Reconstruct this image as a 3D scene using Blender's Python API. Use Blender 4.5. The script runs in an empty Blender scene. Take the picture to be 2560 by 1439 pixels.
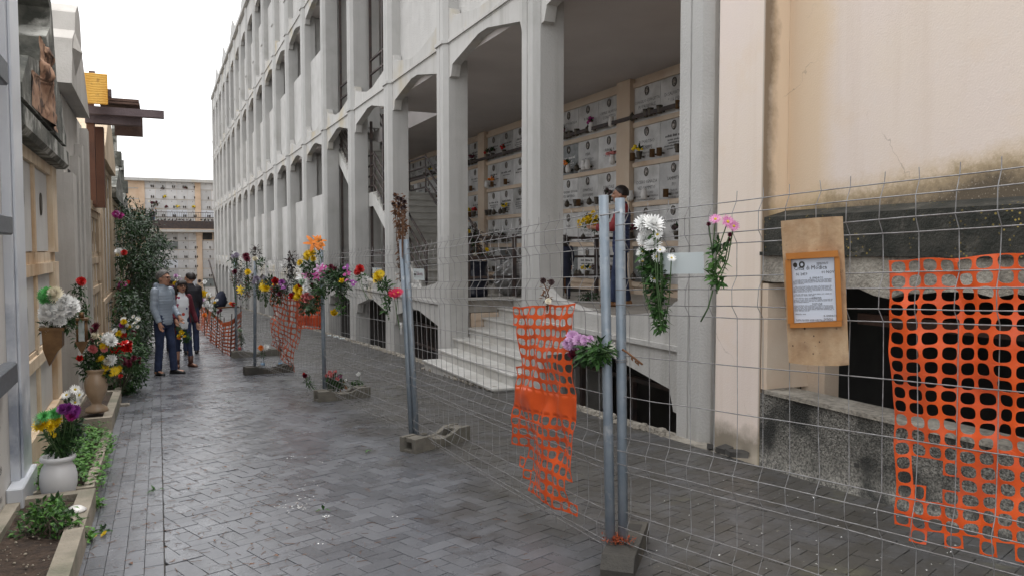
import bpy, bmesh, math, random
from mathutils import Vector, Matrix, Euler, noise
random.seed(7)
R=random.random
def U(a,b): return a+(b-a)*random.random()
scene=bpy.context.scene
col=scene.collection
# ------------------------------------------------------------------ camera
CF=1920.0; CU=1280.0; CV=719.5; CH=1.55
PIT=math.atan(96.5/CF); YAW=math.atan(886/math.hypot(CF,96.5))
FW=Vector((math.sin(YAW)*math.cos(PIT),math.cos(YAW)*math.cos(PIT),-math.sin(PIT)))
RT=Vector((math.cos(YAW),-math.sin(YAW),0)); UP=RT.cross(FW)
SL=0.0396                                   # the street falls away along Y
def gz(y): return -SL*y
def ray(u,v): return FW+RT*((u-CU)/CF)+UP*((CV-v)/CF)
def at_x(u,v,X): d=ray(u,v); t=X/d.x; return Vector((X,t*d.y,CH+t*d.z))
def at_y(u,v,Y): d=ray(u,v); t=Y/d.y; return Vector((t*d.x,Y,CH+t*d.z))
def at_z(u,v,Z): d=ray(u,v); t=(Z-CH)/d.z; return Vector((t*d.x,t*d.y,Z))
def at_g(u,v,h=0): d=ray(u,v); t=(h-CH)/(d.z+SL*d.y); return Vector((t*d.x,t*d.y,CH+t*d.z))
def at_p(u,v,A,B,off=0):                    # on the upright plane through A and B, moved off to the street side
    d=ray(u,v); n=Vector((B[1]-A[1],-(B[0]-A[0]),0)).normalized()
    if n.x>0: n=-n
    t=((Vector((A[0],A[1],0))+n*off).dot(n))/d.dot(n); return Vector((t*d.x,t*d.y,CH+t*d.z))
cam=bpy.data.cameras.new('camera'); co=bpy.data.objects.new('camera',cam); col.objects.link(co)
cam.sensor_width=36; cam.lens=27.0; cam.clip_end=2000; cam.clip_start=.05
co.location=(0,0,CH); co.rotation_euler=(math.pi/2-PIT,0,-YAW)
scene.camera=co
# ------------------------------------------------------------------ mesh builder
class MB:
    def __init__(s): s.v=[];s.f=[];s.mi=[];s.m=0;s.sm=[];s.smooth=False;s.tone=[]
    def add(s,vs,fs,smooth=None):
        n=len(s.v); s.v+= [tuple(p) for p in vs]
        for f in fs:
            s.f.append(tuple(i+n for i in f)); s.mi.append(s.m); s.sm.append(s.smooth if smooth is None else smooth)
        return n
    def box(s,a,b,M=None,bev=0):
        x0,y0,z0=a;x1,y1,z1=b
        if bev:
            e=bev;vs=[];
            # chamfered box: 24 verts
            P=[(x,y,z) for x in (x0,x1) for y in (y0,y1) for z in (z0,z1)]
            bm=bmesh.new()
            bmesh.ops.create_cube(bm,size=1)
            for v in bm.verts: v.co=Vector((x0+(v.co.x+.5)*(x1-x0),y0+(v.co.y+.5)*(y1-y0),z0+(v.co.z+.5)*(z1-z0)))
            bmesh.ops.bevel(bm,geom=bm.edges[:],offset=e,segments=1,affect='EDGES')
            bm.verts.index_update()
            vs=[(M@v.co if M else v.co) for v in bm.verts]; fs=[[v.index for v in f.verts] for f in bm.faces]
            bm.free(); s.add(vs,fs); return
        vs=[Vector(p) for p in ((x0,y0,z0),(x1,y0,z0),(x1,y1,z0),(x0,y1,z0),(x0,y0,z1),(x1,y0,z1),(x1,y1,z1),(x0,y1,z1))]
        if M: vs=[M@p for p in vs]
        s.add(vs,[(3,2,1,0),(4,5,6,7),(0,1,5,4),(1,2,6,5),(2,3,7,6),(3,0,4,7)])
    def prism(s,poly,axis,a,b):              # polygon of 2-D points pushed along an axis from a to b
        def P(p,t):
            if axis=='x': return (t,p[0],p[1])
            if axis=='y': return (p[0],t,p[1])
            return (p[0],p[1],t)
        n=len(poly); vs=[P(p,a) for p in poly]+[P(p,b) for p in poly]
        s.add(vs,[tuple(range(n))[::-1],tuple(range(n,2*n))]+[(i,(i+1)%n,n+(i+1)%n,n+i) for i in range(n)])
    def tube(s,pts,r,seg=6,caps=True,smooth=True):
        pts=[Vector(p) for p in pts]; n=len(pts)
        rs=r if isinstance(r,(list,tuple)) else [r]*n
        base=len(s.v); vs=[]; prev=None
        for i,p in enumerate(pts):
            t=(pts[min(i+1,n-1)]-pts[max(i-1,0)])
            if t.length<1e-9: t=Vector((0,0,1))
            t.normalize()
            if prev is None:
                a=Vector((0,0,1)) if abs(t.z)<.9 else Vector((1,0,0))
                x=t.cross(a).normalized()
            else:
                x=prev-t*prev.dot(t)
                if x.length<1e-6: x=t.orthogonal()
                x.normalize()
            prev=x; y=t.cross(x)
            for k in range(seg):
                an=2*math.pi*k/seg; vs.append(p+(x*math.cos(an)+y*math.sin(an))*rs[i])
        fs=[(i*seg+k,i*seg+(k+1)%seg,(i+1)*seg+(k+1)%seg,(i+1)*seg+k) for i in range(n-1) for k in range(seg)]
        s.add(vs,fs,smooth)
        if caps:
            s.f.append(tuple(base+k for k in range(seg))[::-1]); s.mi.append(s.m); s.sm.append(False)
            s.f.append(tuple(base+(n-1)*seg+k for k in range(seg))); s.mi.append(s.m); s.sm.append(False)
    def lathe(s,prof,c=(0,0,0),seg=20,smooth=True):
        c=Vector(c); vs=[]; n=len(prof)
        for r,z in prof:
            for k in range(seg):
                an=2*math.pi*k/seg; vs.append(c+Vector((r*math.cos(an),r*math.sin(an),z)))
        fs=[(i*seg+k,i*seg+(k+1)%seg,(i+1)*seg+(k+1)%seg,(i+1)*seg+k) for i in range(n-1) for k in range(seg)]
        fs.append(tuple(range(seg))[::-1]); fs.append(tuple((n-1)*seg+k for k in range(seg)))
        s.add(vs,fs,smooth)
    def loft(s,rings,smooth=True,caps=True):
        m=len(rings[0]); vs=[p for r in rings for p in r]; n=len(rings)
        fs=[(i*m+k,i*m+(k+1)%m,(i+1)*m+(k+1)%m,(i+1)*m+k) for i in range(n-1) for k in range(m)]
        if caps: fs+= [tuple(range(m))[::-1],tuple((n-1)*m+k for k in range(m))]
        s.add(vs,fs,smooth)
    def ell(s,c,r,M=None,seg=14,rings=9,smooth=True):
        c=Vector(c); rx,ry,rz=(r,r,r) if not isinstance(r,(tuple,list)) else r
        rg=[]
        for i in range(rings+1):
            ph=math.pi*(i/rings)*.998+.003
            ring=[]
            for k in range(seg):
                an=2*math.pi*k/seg
                p=Vector((rx*math.sin(ph)*math.cos(an),ry*math.sin(ph)*math.sin(an),-rz*math.cos(ph)))
                if M: p=M@p
                ring.append(c+p)
            rg.append(ring)
        s.loft(rg,smooth)
    def leaf(s,p,d,up,L,W,fold=.15,curl=.2):
        p=Vector(p); d=Vector(d).normalized(); x=d.cross(up)
        if x.length<1e-5: x=d.orthogonal()
        x.normalize(); n=x.cross(d)
        a=p; b=p+d*L*.45+n*L*curl*.35; c=p+d*L-n*L*curl*.35
        l=b-x*W*.5+n*W*fold; r=b+x*W*.5+n*W*fold
        s.add([a,r,c,l,b],[(0,1,4),(1,2,4),(2,3,4),(3,0,4)],False)
    def mesh(s,name,mats):
        me=bpy.data.meshes.new(name); me.from_pydata(s.v,[],s.f)
        for m in mats: me.materials.append(m)
        me.polygons.foreach_set('material_index',s.mi)
        me.polygons.foreach_set('use_smooth',s.sm)
        if s.tone:
            at=me.attributes.new('tone','FLOAT','FACE'); at.data.foreach_set('value',s.tone)
        me.update(); return me
def fixn(me):
    bm=bmesh.new(); bm.from_mesh(me); bmesh.ops.recalc_face_normals(bm,faces=bm.faces[:]); bm.to_mesh(me); bm.free(); me.update()
def link(name,me):
    o=bpy.data.objects.new(name,me); col.objects.link(o); return o
def tag(o,label=None,cat=None,group=None,kind=None):
    if label: o['label']=label
    if cat: o['category']=cat
    if group: o['group']=group
    if kind: o['kind']=kind
    return o
def thing(name,label,cat,loc=(0,0,0),group=None,rz=0):
    e=bpy.data.objects.new(name,None); col.objects.link(e); e.location=loc; e.empty_display_size=.1
    if rz: e.rotation_euler=(0,0,rz)
    return tag(e,label,cat,group)
def part(name,mb,mats,parent=None,label=None,local=False,norm=True):
    me=mb.mesh(name,mats if isinstance(mats,list) else [mats])
    if norm: fixn(me)
    o=link(name,me)
    if parent is not None:
        o.parent=parent
        if not local and parent.type=='EMPTY': o.location=-Vector(parent.location)
    if label: o['label']=label
    return o
def solo(name,mb,mats,label,cat,group=None,kind=None,norm=True):
    o=part(name,mb,mats,norm=norm); return tag(o,label,cat,group,kind)
def struct(name,mb,mats,norm=True):
    o=part(name,mb,mats,norm=norm); o['kind']='structure'; return o
def copy_tree(o,parent=None):
    c=o.copy(); col.objects.link(c); c.parent=parent
    for ch in list(o.children): copy_tree(ch,c)
    return c
# ------------------------------------------------------------------ materials
MATS={}
def srgb(h):
    h=h.lstrip('#'); c=[int(h[i:i+2],16)/255 for i in (0,2,4)]
    return tuple(x/12.92 if x<=.04045 else ((x+.055)/1.055)**2.4 for x in c)
def mat(name,c,c2=None,s=4,c3=None,s3=.7,lo3=.5,hi3=.7,rough=.8,r2=None,bump=0,bs=60,bd=4,metal=0,streak=None,sstr=.5,vary=0,
        vor=None,trans=0,attr=None,space='Object',det=6,spec=.5,sss=0,alpha=1,wave=None,voro_bump=None):
    m=bpy.data.materials.new(name); m.use_nodes=True; nt=m.node_tree; N=nt.nodes; L=nt.links
    b=N['Principled BSDF']; tc=N.new('ShaderNodeTexCoord'); vec=tc.outputs[space]
    oi=N.new('ShaderNodeObjectInfo')
    ad=N.new('ShaderNodeVectorMath'); ad.operation='MULTIPLY_ADD'; L.new(oi.outputs['Random'],ad.inputs[0]); ad.inputs[1].default_value=(7,3,5) if vary else (0,0,0); L.new(vec,ad.inputs[2]); vec=ad.outputs[0]
    def noi(sc,d=det,vv=None,rg=.55):
        n=N.new('ShaderNodeTexNoise'); n.inputs['Scale'].default_value=sc; n.inputs['Detail'].default_value=d; n.inputs['Roughness'].default_value=rg; L.new(vv or vec,n.inputs['Vector']); return n.outputs['Fac']
    def rmp(fac,lo,hi):
        r=N.new('ShaderNodeMapRange'); r.inputs['From Min'].default_value=lo; r.inputs['From Max'].default_value=hi; L.new(fac,r.inputs['Value']); return r.outputs['Result']
    def mix(f,a,bb):
        x=N.new('ShaderNodeMix'); x.data_type='RGBA'
        if hasattr(f,'links'): L.new(f,x.inputs[0])
        else: x.inputs[0].default_value=f
        for i,q in ((6,a),(7,bb)):
            if hasattr(q,'links'): L.new(q,x.inputs[i])
            else: x.inputs[i].default_value=(*q,1)
        return x.outputs[2]
    cc=c
    if c2: cc=mix(rmp(noi(s),.35,.65),c,c2)
    if c3: cc=mix(rmp(noi(s3,8),lo3,hi3),cc,c3)
    if streak:
        mp=N.new('ShaderNodeMapping'); mp.inputs['Scale'].default_value=(5,5,.35); L.new(vec,mp.inputs['Vector'])
        q=rmp(noi(1.3,6,mp.outputs[0]),.52,.75); mu=N.new('ShaderNodeMath'); mu.operation='MULTIPLY'; L.new(q,mu.inputs[0]); mu.inputs[1].default_value=sstr
        cc=mix(mu.outputs[0],cc,streak)
    if vor:                                   # vor=(scale, threshold, colour): scattered round spots
        v=N.new('ShaderNodeTexVoronoi'); v.inputs['Scale'].default_value=vor[0]; L.new(vec,v.inputs['Vector'])
        f=rmp(v.outputs['Distance'],vor[1],vor[1]*.7)
        f2=rmp(noi(3.1),.5,.62); mu=N.new('ShaderNodeMath'); mu.operation='MULTIPLY'; L.new(f,mu.inputs[0]); L.new(f2,mu.inputs[1])
        cc=mix(mu.outputs[0],cc,vor[2])
    if attr is not None:
        a=N.new('ShaderNodeAttribute'); a.attribute_name='tone'; hs=N.new('ShaderNodeHueSaturation')
        L.new(rmp2(N,L,a.outputs['Fac'],1-attr,1+attr),hs.inputs['Value'])
        if hasattr(cc,'links'): L.new(cc,hs.inputs['Color'])
        else: hs.inputs['Color'].default_value=(*cc,1)
        cc=hs.outputs['Color']
    if vary:
        hs=N.new('ShaderNodeHueSaturation'); L.new(rmp2(N,L,oi.outputs['Random'],1-vary,1+vary),hs.inputs['Value'])
        if hasattr(cc,'links'): L.new(cc,hs.inputs['Color'])
        else: hs.inputs['Color'].default_value=(*cc,1)
        cc=hs.outputs['Color']
    if hasattr(cc,'links'): L.new(cc,b.inputs['Base Color'])
    else: b.inputs['Base Color'].default_value=(*cc,1)
    if r2 is not None: L.new(rmp2(N,L,rmp(noi(s*1.7+.3),.35,.65),rough,r2),b.inputs['Roughness'])
    else: b.inputs['Roughness'].default_value=rough
    b.inputs['Metallic'].default_value=metal; b.inputs['Specular IOR Level'].default_value=spec
    if trans: b.inputs['Transmission Weight'].default_value=trans
    if alpha<1: b.inputs['Alpha'].default_value=alpha
    if bump:
        h=noi(bs,bd)
        if voro_bump:
            v=N.new('ShaderNodeTexVoronoi'); v.inputs['Scale'].default_value=voro_bump; L.new(vec,v.inputs['Vector']); 
            mu=N.new('ShaderNodeMath'); mu.operation='ADD'; L.new(h,mu.inputs[0]); L.new(v.outputs['Distance'],mu.inputs[1]); h=mu.outputs[0]
        bp=N.new('ShaderNodeBump'); bp.inputs['Strength'].default_value=bump; bp.inputs['Distance'].default_value=.02
        L.new(h,bp.inputs['Height']); L.new(bp.outputs[0],b.inputs['Normal'])
    if wave:                                  # wave=(scale, axis, strength)
        w=N.new('ShaderNodeTexWave'); w.bands_direction=wave[1]; w.inputs['Scale'].default_value=wave[0]; w.inputs['Distortion'].default_value=wave[3] if len(wave)>3 else 1.5; w.inputs['Detail'].default_value=2; L.new(vec,w.inputs['Vector'])
        bp=N.new('ShaderNodeBump'); bp.inputs['Strength'].default_value=wave[2]; bp.inputs['Distance'].default_value=.02
        L.new(w.outputs['Fac'],bp.inputs['Height']); L.new(bp.outputs[0],b.inputs['Normal'])
    MATS[name]=m; return m
def rmp2(N,L,fac,a,b):
    r=N.new('ShaderNodeMapRange'); r.inputs['To Min'].default_value=a; r.inputs['To Max'].default_value=b; L.new(fac,r.inputs['Value']); return r.outputs['Result']
# setting
M_conc=mat('concrete_facade',(.44,.435,.417),(.48,.473,.453),1.6,(.36,.353,.33),1.0,.53,.76,rough=.85,bump=.35,bs=45,streak=(.27,.26,.235),sstr=.32,vary=.05)
M_conc2=mat('concrete_spandrel',(.45,.44,.417),(.50,.49,.467),2.0,(.46,.40,.28),.8,.54,.72,rough=.88,bump=.3,bs=40,streak=(.24,.23,.20),sstr=.45,vary=.05)
M_rough=mat('roughcast',(.51,.50,.48),(.56,.55,.527),3,(.44,.43,.408),.9,.5,.72,rough=.95,bump=.9,bs=38,streak=(.36,.35,.32),sstr=.3,vary=.04)
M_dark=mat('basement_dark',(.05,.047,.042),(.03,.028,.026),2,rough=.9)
M_ceil=mat('ceiling_plaster',(.60,.56,.54),(.54,.50,.48),.8,rough=.9)
M_peach=mat('peach_plaster',srgb('#cdb8a2'),srgb('#d3c3b0'),2,srgb('#b59a80'),.8,.55,.75,rough=.9,bump=.2,bs=60)
M_marb=mat('niche_marble',(.62,.615,.60),(.48,.475,.47),4,(.33,.32,.30),1.6,.5,.72,rough=.35,vary=.2)
M_marb2=mat('niche_marble_grey',(.12,.13,.13),(.2,.21,.21),9,rough=.3,vary=.1)
M_letter=mat('dark_lettering',(.035,.033,.03),rough=.5)
M_bronze=mat('dark_bronze',(.06,.05,.04),(.10,.085,.06),8,rough=.45,metal=.4)
M_bronze2=mat('golden_bronze',(.19,.11,.05),(.11,.06,.03),9,rough=.4,metal=.7)
M_china=mat('white_china',(.72,.71,.69),rough=.3)
M_photo=mat('photo_enamel',(.07,.06,.055),(.42,.38,.34),28,rough=.25)
M_iron=mat('dark_iron',(.035,.03,.032),(.075,.05,.04),6,rough=.6,bump=.2)
M_step=mat('step_marble',(.56,.55,.52),(.46,.45,.42),5,(.36,.34,.3),1.2,.52,.75,rough=.45,bump=.1)
M_steps=mat('stair_stone',(.42,.41,.38),(.34,.33,.3),4,rough=.7)
M_white=mat('white_plaster',(.62,.61,.585),(.52,.51,.48),2,rough=.85,streak=(.35,.33,.3),sstr=.4)
M_soil=mat('soil',(.022,.014,.010),(.065,.042,.028),22,rough=.95,bump=1,bs=30)
M_stone=mat('planter_stone',(.34,.30,.24),(.25,.225,.18),5,(.14,.14,.10),1.6,.5,.68,rough=.9,bump=.5,bs=50)
M_beige=mat('beige_marble',srgb('#a38d76'),srgb('#8d7963'),6,rough=.32)
M_wmarb=mat('white_marble',(.66,.66,.665),(.56,.57,.585),2.5,(.40,.42,.45),1.3,.56,.66,rough=.3)
M_bmarb=mat('blue_veined_marble',(.60,.625,.66),(.52,.55,.60),3,(.27,.30,.36),1.1,.56,.63,rough=.3)
M_granite=mat('grey_granite',(.07,.08,.095),(.11,.12,.135),30,rough=.4)
M_yel=mat('yellow_limestone',srgb('#cdb89c'),srgb('#d8c8b2'),3,srgb('#b0906c'),1.1,.48,.72,rough=.88,bump=.3,bs=50,streak=srgb('#8a6a42'),sstr=.55)
M_lich=mat('lichen_stone',(.05,.053,.046),(.15,.15,.13),5,(.40,.40,.37),3.0,.53,.62,rough=.95,bump=.6,bs=40)
M_grey=mat('grey_chapel_concrete',(.42,.40,.37),(.49,.47,.44),2,(.34,.325,.295),.8,.5,.75,rough=.85,bump=.2,bs=50,streak=(.24,.22,.2),sstr=.35)
M_tan=mat('tan_chapel_stone',srgb('#c9b69e'),srgb('#bba78d'),2.5,srgb('#a08c74'),.9,.5,.72,rough=.88,bump=.3,bs=50,streak=srgb('#6e5a46'),sstr=.5,vary=.1)
M_slabg=mat('pale_slab',(.60,.585,.56),(.52,.51,.49),3,rough=.6,vary=.08)
M_terra=mat('terracotta_relief',srgb('#94705a'),srgb('#ad8a70'),9,srgb('#4a362b'),7,.50,.62,rough=.85)
M_plank=mat('old_timber',(.09,.055,.045),(.14,.085,.065),3,rough=.85,bump=.4,bs=25,streak=(.06,.04,.035),sstr=.5)
M_redwd=mat('brown_timber',(.17,.075,.04),(.12,.05,.03),2,(.06,.03,.02),1.5,.55,.75,rough=.7,bump=.2,bs=25,streak=(.08,.035,.02),sstr=.6)
M_purp=mat('weathered_beam',(.10,.075,.08),(.15,.115,.12),3,rough=.8,bump=.3,bs=30)
M_yply=mat('yellow_shuttering',srgb('#d59a35'),srgb('#e3b455'),3,srgb('#8a5a20'),6,.62,.70,rough=.6,bump=.3,bs=20,wave=(9,'Z',.3,4))
M_galv=mat('galvanised_steel',(.21,.255,.30),(.27,.31,.35),12,(.40,.42,.44),9,.62,.72,rough=.5,metal=.35)
M_wire=mat('galvanised_wire',(.34,.34,.345),(.22,.21,.205),30,rough=.5,metal=.4)
M_block=mat('block_concrete',(.20,.185,.155),(.14,.13,.11),7,(.10,.10,.075),2,.5,.7,rough=.95,bump=.6,bs=60)
M_orange=mat('orange_netting',(.78,.105,.012),(.66,.08,.012),5,(.50,.085,.03),2.5,.56,.74,rough=.42)
M_orange2=mat('dirty_orange_netting',(.52,.10,.035),(.40,.075,.03),5,rough=.6)
M_soot=mat('lichen_ledge',(.022,.024,.019),(.055,.053,.044),9,(.13,.12,.10),5.5,.60,.72,rough=.95,bump=.7,bs=50,vor=(31,.27,(.36,.27,.07)))
M_pebble=mat('rough_render',(.06,.058,.05),(.30,.285,.25),60,(.03,.03,.026),2.4,.46,.62,rough=.97,bump=1,bs=60,voro_bump=70)
M_rubble=mat('rough_lintel',(.33,.30,.25),(.18,.165,.14),24,(.45,.42,.36),2,.5,.7,rough=.97,bump=1,bs=40)
M_leaf=[mat('leaf_dark',(.018,.045,.016),(.03,.07,.022),6,spec=.2,rough=.45),mat('leaf_mid',(.035,.095,.022),(.05,.12,.03),6,spec=.2,rough=.5),mat('leaf_bright',(.075,.19,.035),(.10,.23,.05),6,spec=.2,rough=.5),mat('leaf_grey',(.06,.09,.065),(.09,.12,.09),6,rough=.6)]
M_stem=mat('flower_stem',(.05,.10,.03),rough=.6)
M_dry=mat('dried_plant',(.12,.055,.028),(.20,.10,.05),12,rough=.9)
M_dryd=mat('withered_plant',(.035,.03,.028),(.07,.06,.05),10,rough=.9)
M_bark=mat('bark',(.07,.055,.04),(.11,.09,.07),9,rough=.95,bump=.6)
# flowers
def petal(n,c,c2=None): return mat('petal_'+n,c,c2 or c,7,rough=.55)
P={'white':petal('white',(.90,.90,.88),(.84,.85,.84)),'yellow':petal('yellow',(.82,.60,.01),(.72,.48,.005)),'red':petal('red',(.55,.015,.012),(.40,.01,.01)),
'burg':petal('burgundy',(.14,.008,.03),(.09,.005,.02)),'pink':petal('pink',(.75,.28,.28),(.65,.20,.20)),'mag':petal('magenta',(.42,.03,.22),(.32,.02,.18)),
'lilac':petal('lilac',(.62,.36,.62),(.70,.46,.66)),'purple':petal('purple',(.20,.03,.22),(.30,.06,.30)),'orange':petal('orange',(.80,.20,.015),(.85,.28,.03)),
'green':petal('green',(.10,.42,.10),(.14,.50,.16)),'cream':petal('cream',(.82,.76,.60),(.84,.80,.68)),'hot':petal('pinkred',(.66,.02,.09),(.55,.015,.07)),'pinkw':petal('palepink',(.74,.42,.60),(.60,.10,.36)),'paleg':petal('pale_green',(.50,.62,.46),(.3,.5,.3)),'lav':petal('grey_lavender',(.36,.32,.40),(.28,.24,.32)),'dead':petal('withered',(.05,.03,.03),(.09,.05,.05))}
# sun and sky
w=bpy.data.worlds.new('World'); scene.world=w; w.use_nodes=True; nt=w.node_tree
sky=nt.nodes.new('ShaderNodeTexSky'); sky.sky_type='NISHITA'; sky.sun_disc=False
SUN_EL=math.radians(68); SUN_AZ=math.radians(50)      # azimuth measured from +Y towards +X
sky.sun_elevation=SUN_EL; sky.sun_rotation=SUN_AZ; sky.air_density=1.0; sky.dust_density=6.0; sky.ozone_density=1.0
hs=nt.nodes.new('ShaderNodeHueSaturation'); hs.inputs['Saturation'].default_value=.22; hs.inputs['Value'].default_value=1.0
mx=nt.nodes.new('ShaderNodeMix'); mx.data_type='RGBA'; mx.inputs[0].default_value=.55; mx.inputs[7].default_value=(7.9,7.9,8.0,1)
bg=nt.nodes['Background']; bg.inputs['Strength'].default_value=.15
nt.links.new(sky.outputs[0],hs.inputs['Color']); nt.links.new(hs.outputs[0],mx.inputs[6]); nt.links.new(mx.outputs[2],bg.inputs['Color'])
sl=bpy.data.lights.new('sun','SUN'); sl.energy=.9; sl.angle=math.radians(35); sl.color=(1,.97,.93)
so=bpy.data.objects.new('sun',sl); col.objects.link(so)
sd=Vector((math.sin(SUN_AZ)*math.cos(SUN_EL),math.cos(SUN_AZ)*math.cos(SUN_EL),math.sin(SUN_EL)))
so.rotation_euler=sd.to_track_quat('Z','Y').to_euler(); so.location=(0,0,30)
vs=scene.view_settings; vs.view_transform='Standard'; vs.look='None'; vs.exposure=1.05; vs.gamma=1
# ------------------------------------------------------------------ lettering
def text_into(mb,s,origin,ex,ez,size,align='LEFT'):
    cu=bpy.data.curves.new('t','FONT'); cu.body=s; cu.size=size; cu.resolution_u=1; cu.align_x=align
    o=bpy.data.objects.new('t',cu); col.objects.link(o)
    dg=bpy.context.evaluated_depsgraph_get(); me=bpy.data.meshes.new_from_object(o.evaluated_get(dg))
    ex=Vector(ex); ez=Vector(ez); O=Vector(origin)
    mb.add([O+ex*v.co.x+ez*v.co.y for v in me.vertices],[tuple(p.vertices) for p in me.polygons],False)
    bpy.data.objects.remove(o); bpy.data.curves.remove(cu); bpy.data.meshes.remove(me)
def dashes(mb,origin,ex,ez,width,h,rng):              # a line of writing too small to read: word-long strokes
    ex=Vector(ex);ez=Vector(ez);O=Vector(origin);x=0
    while x<width-h:
        l=min(rng.uniform(1.2,5)*h,width-x); k=0
        while k<l-.3*h:
            ww=h*rng.uniform(.35,.6); hh=h*rng.uniform(.6,1)
            a=O+ex*(x+k); mb.add([a,a+ex*ww,a+ex*ww+ez*hh,a+ez*hh],[(0,1,2,3)],False); k+=ww+h*.2
        x+=l+h*.6
# ------------------------------------------------------------------ ground
def wet_mat(name,base,base2,attr=.17,dirt=True):
    m=bpy.data.materials.new(name); m.use_nodes=True; nt=m.node_tree; N=nt.nodes; L=nt.links; b=N['Principled BSDF']
    g=N.new('ShaderNodeNewGeometry'); pos=g.outputs['Position']
    def noi(sc,d=6,rg=.55):
        n=N.new('ShaderNodeTexNoise'); n.inputs['Scale'].default_value=sc; n.inputs['Detail'].default_value=d; n.inputs['Roughness'].default_value=rg; L.new(pos,n.inputs['Vector']); return n.outputs['Fac']
    def rmp(f,a,bb,c=0,d=1):
        r=N.new('ShaderNodeMapRange'); r.inputs[1].default_value=a; r.inputs[2].default_value=bb; r.inputs[3].default_value=c; r.inputs[4].default_value=d; L.new(f,r.inputs[0]); return r.outputs[0]
    def mix(f,a,bb):
        x=N.new('ShaderNodeMix'); x.data_type='RGBA'; L.new(f,x.inputs[0])
        for i,q in ((6,a),(7,bb)):
            if hasattr(q,'links'): L.new(q,x.inputs[i])
            else: x.inputs[i].default_value=(*q,1)
        return x.outputs[2]
    def mth(op,a,bb):
        x=N.new('ShaderNodeMath'); x.operation=op
        for i,q in ((0,a),(1,bb)):
            if hasattr(q,'links'): L.new(q,x.inputs[i])
            else: x.inputs[i].default_value=q
        return x.outputs[0]
    a=N.new('ShaderNodeAttribute'); a.attribute_name='tone'
    cc=mix(rmp(noi(1.1),.35,.65),base,base2)
    hs=N.new('ShaderNodeHueSaturation'); L.new(cc,hs.inputs['Color']); L.new(rmp(a.outputs['Fac'],0,1,1-attr,1+attr),hs.inputs['Value']); cc=hs.outputs[0]
    sx=N.new('ShaderNodeSeparateXYZ'); L.new(pos,sx.inputs[0])
    grit=noi(60,3)
    if dirt:                                 # brown film of earth and moss left on the side nobody walks, and a dark wet run beside the fence
        d=mth('ADD',sx.outputs['X'],mth('MULTIPLY',noi(.9),2.2))
        df=mth('MULTIPLY',rmp(d,2.75,3.5),rmp(noi(3.0,8,.7),.25,.55,.35,1))
        cc=mix(mth('MULTIPLY',df,.85),cc,(.052,.046,.034))
        moss=mth('MULTIPLY',rmp(noi(2.3,8,.65),.60,.72),rmp(d,3.2,3.9))
        cc=mix(mth('MULTIPLY',moss,.7),cc,(.13,.125,.08))
        wet=mth('MULTIPLY',rmp(noi(1.5,8,.6),.50,.60),mth('MULTIPLY',rmp(d,2.45,2.75),rmp(d,3.35,3.05)))
        cc=mix(mth('MULTIPLY',wet,.6),cc,(.04,.031,.025))
        spk=mth('MULTIPLY',rmp(noi(26,3),.69,.72),rmp(d,2.6,3.6))
        cc=mix(mth('MULTIPLY',spk,.55),cc,(.30,.28,.22))
    cc=mix(rmp(grit,.3,.7,0,.22),cc,(.02,.02,.022))
    L.new(cc,b.inputs['Base Color'])
    rf=mth('ADD',rmp(noi(1.7,8,.6),.36,.66,.13,.36),rmp(a.outputs['Fac'],0,1,-.03,.09))
    if dirt: rf=mth('ADD',rf,mth('MULTIPLY',df,.24))
    L.new(rf,b.inputs['Roughness']); b.inputs['Specular IOR Level'].default_value=.62
    bp=N.new('ShaderNodeBump'); bp.inputs['Strength'].default_value=.22; bp.inputs['Distance'].default_value=.01
    L.new(mth('ADD',mth('MULTIPLY',noi(160,2),.5),noi(9,3)),bp.inputs['Height']); L.new(bp.outputs[0],b.inputs['Normal'])
    return m
M_pav=wet_mat('wet_pavers',(.115,.121,.137),(.142,.148,.164))
M_joint=mat('paver_joint',(.04,.038,.036),(.075,.07,.062),6,rough=.8,space='Object')
XB=.0                                        # line between the straight border rows and the herringbone
FX=4.5                                       # facade line
mb=MB()
mb.add([(-60,-40,gz(-40)-.012),(4.36,-40,gz(-40)-.012),(4.36,160,gz(160)-.012),(-60,160,gz(160)-.012)],[(0,1,2,3)])
ground=struct('ground',mb,M_joint)
def clip(poly,f):
    out=[]
    for i in range(len(poly)):
        a=poly[i];b=poly[(i+1)%len(poly)];fa=f(a);fb=f(b)
        if fa>=0: out.append(a)
        if (fa>=0)!=(fb>=0):
            t=fa/(fa-fb); out.append((a[0]+(b[0]-a[0])*t,a[1]+(b[1]-a[1])*t))
    return out
pv=MB(); rg=random.Random(3)
def paver(poly):
    n=len(poly)
    if n<3: return
    cx=sum(p[0] for p in poly)/n; cy=sum(p[1] for p in poly)/n
    ar=sum(poly[i][0]*poly[(i+1)%n][1]-poly[(i+1)%n][0]*poly[i][1] for i in range(n))/2
    if abs(ar)<.0008: return
    g=.0022; tx=rg.gauss(0,.006); ty=rg.gauss(0,.006); dz=rg.gauss(0,.0011); t=rg.random()
    def P(p,ins,h):
        d=math.hypot(p[0]-cx,p[1]-cy); k=1-ins/max(d,.02)
        x=cx+(p[0]-cx)*k;y=cy+(p[1]-cy)*k
        return (x,y,gz(y)+h+dz+tx*(x-cx)+ty*(y-cy))
    top=[P(p,.0045,0) for p in poly]; bot=[P(p,.0012,-.005) for p in poly]
    k=len(pv.v); pv.v+=top+bot
    fs=[tuple(range(n))]+[(n+i,n+(i+1)%n,(i+1)%n,i) for i in range(n)]
    for f in fs: pv.f.append(tuple(i+k for i in f)); pv.mi.append(0); pv.sm.append(False); pv.tone.append(t)
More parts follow.
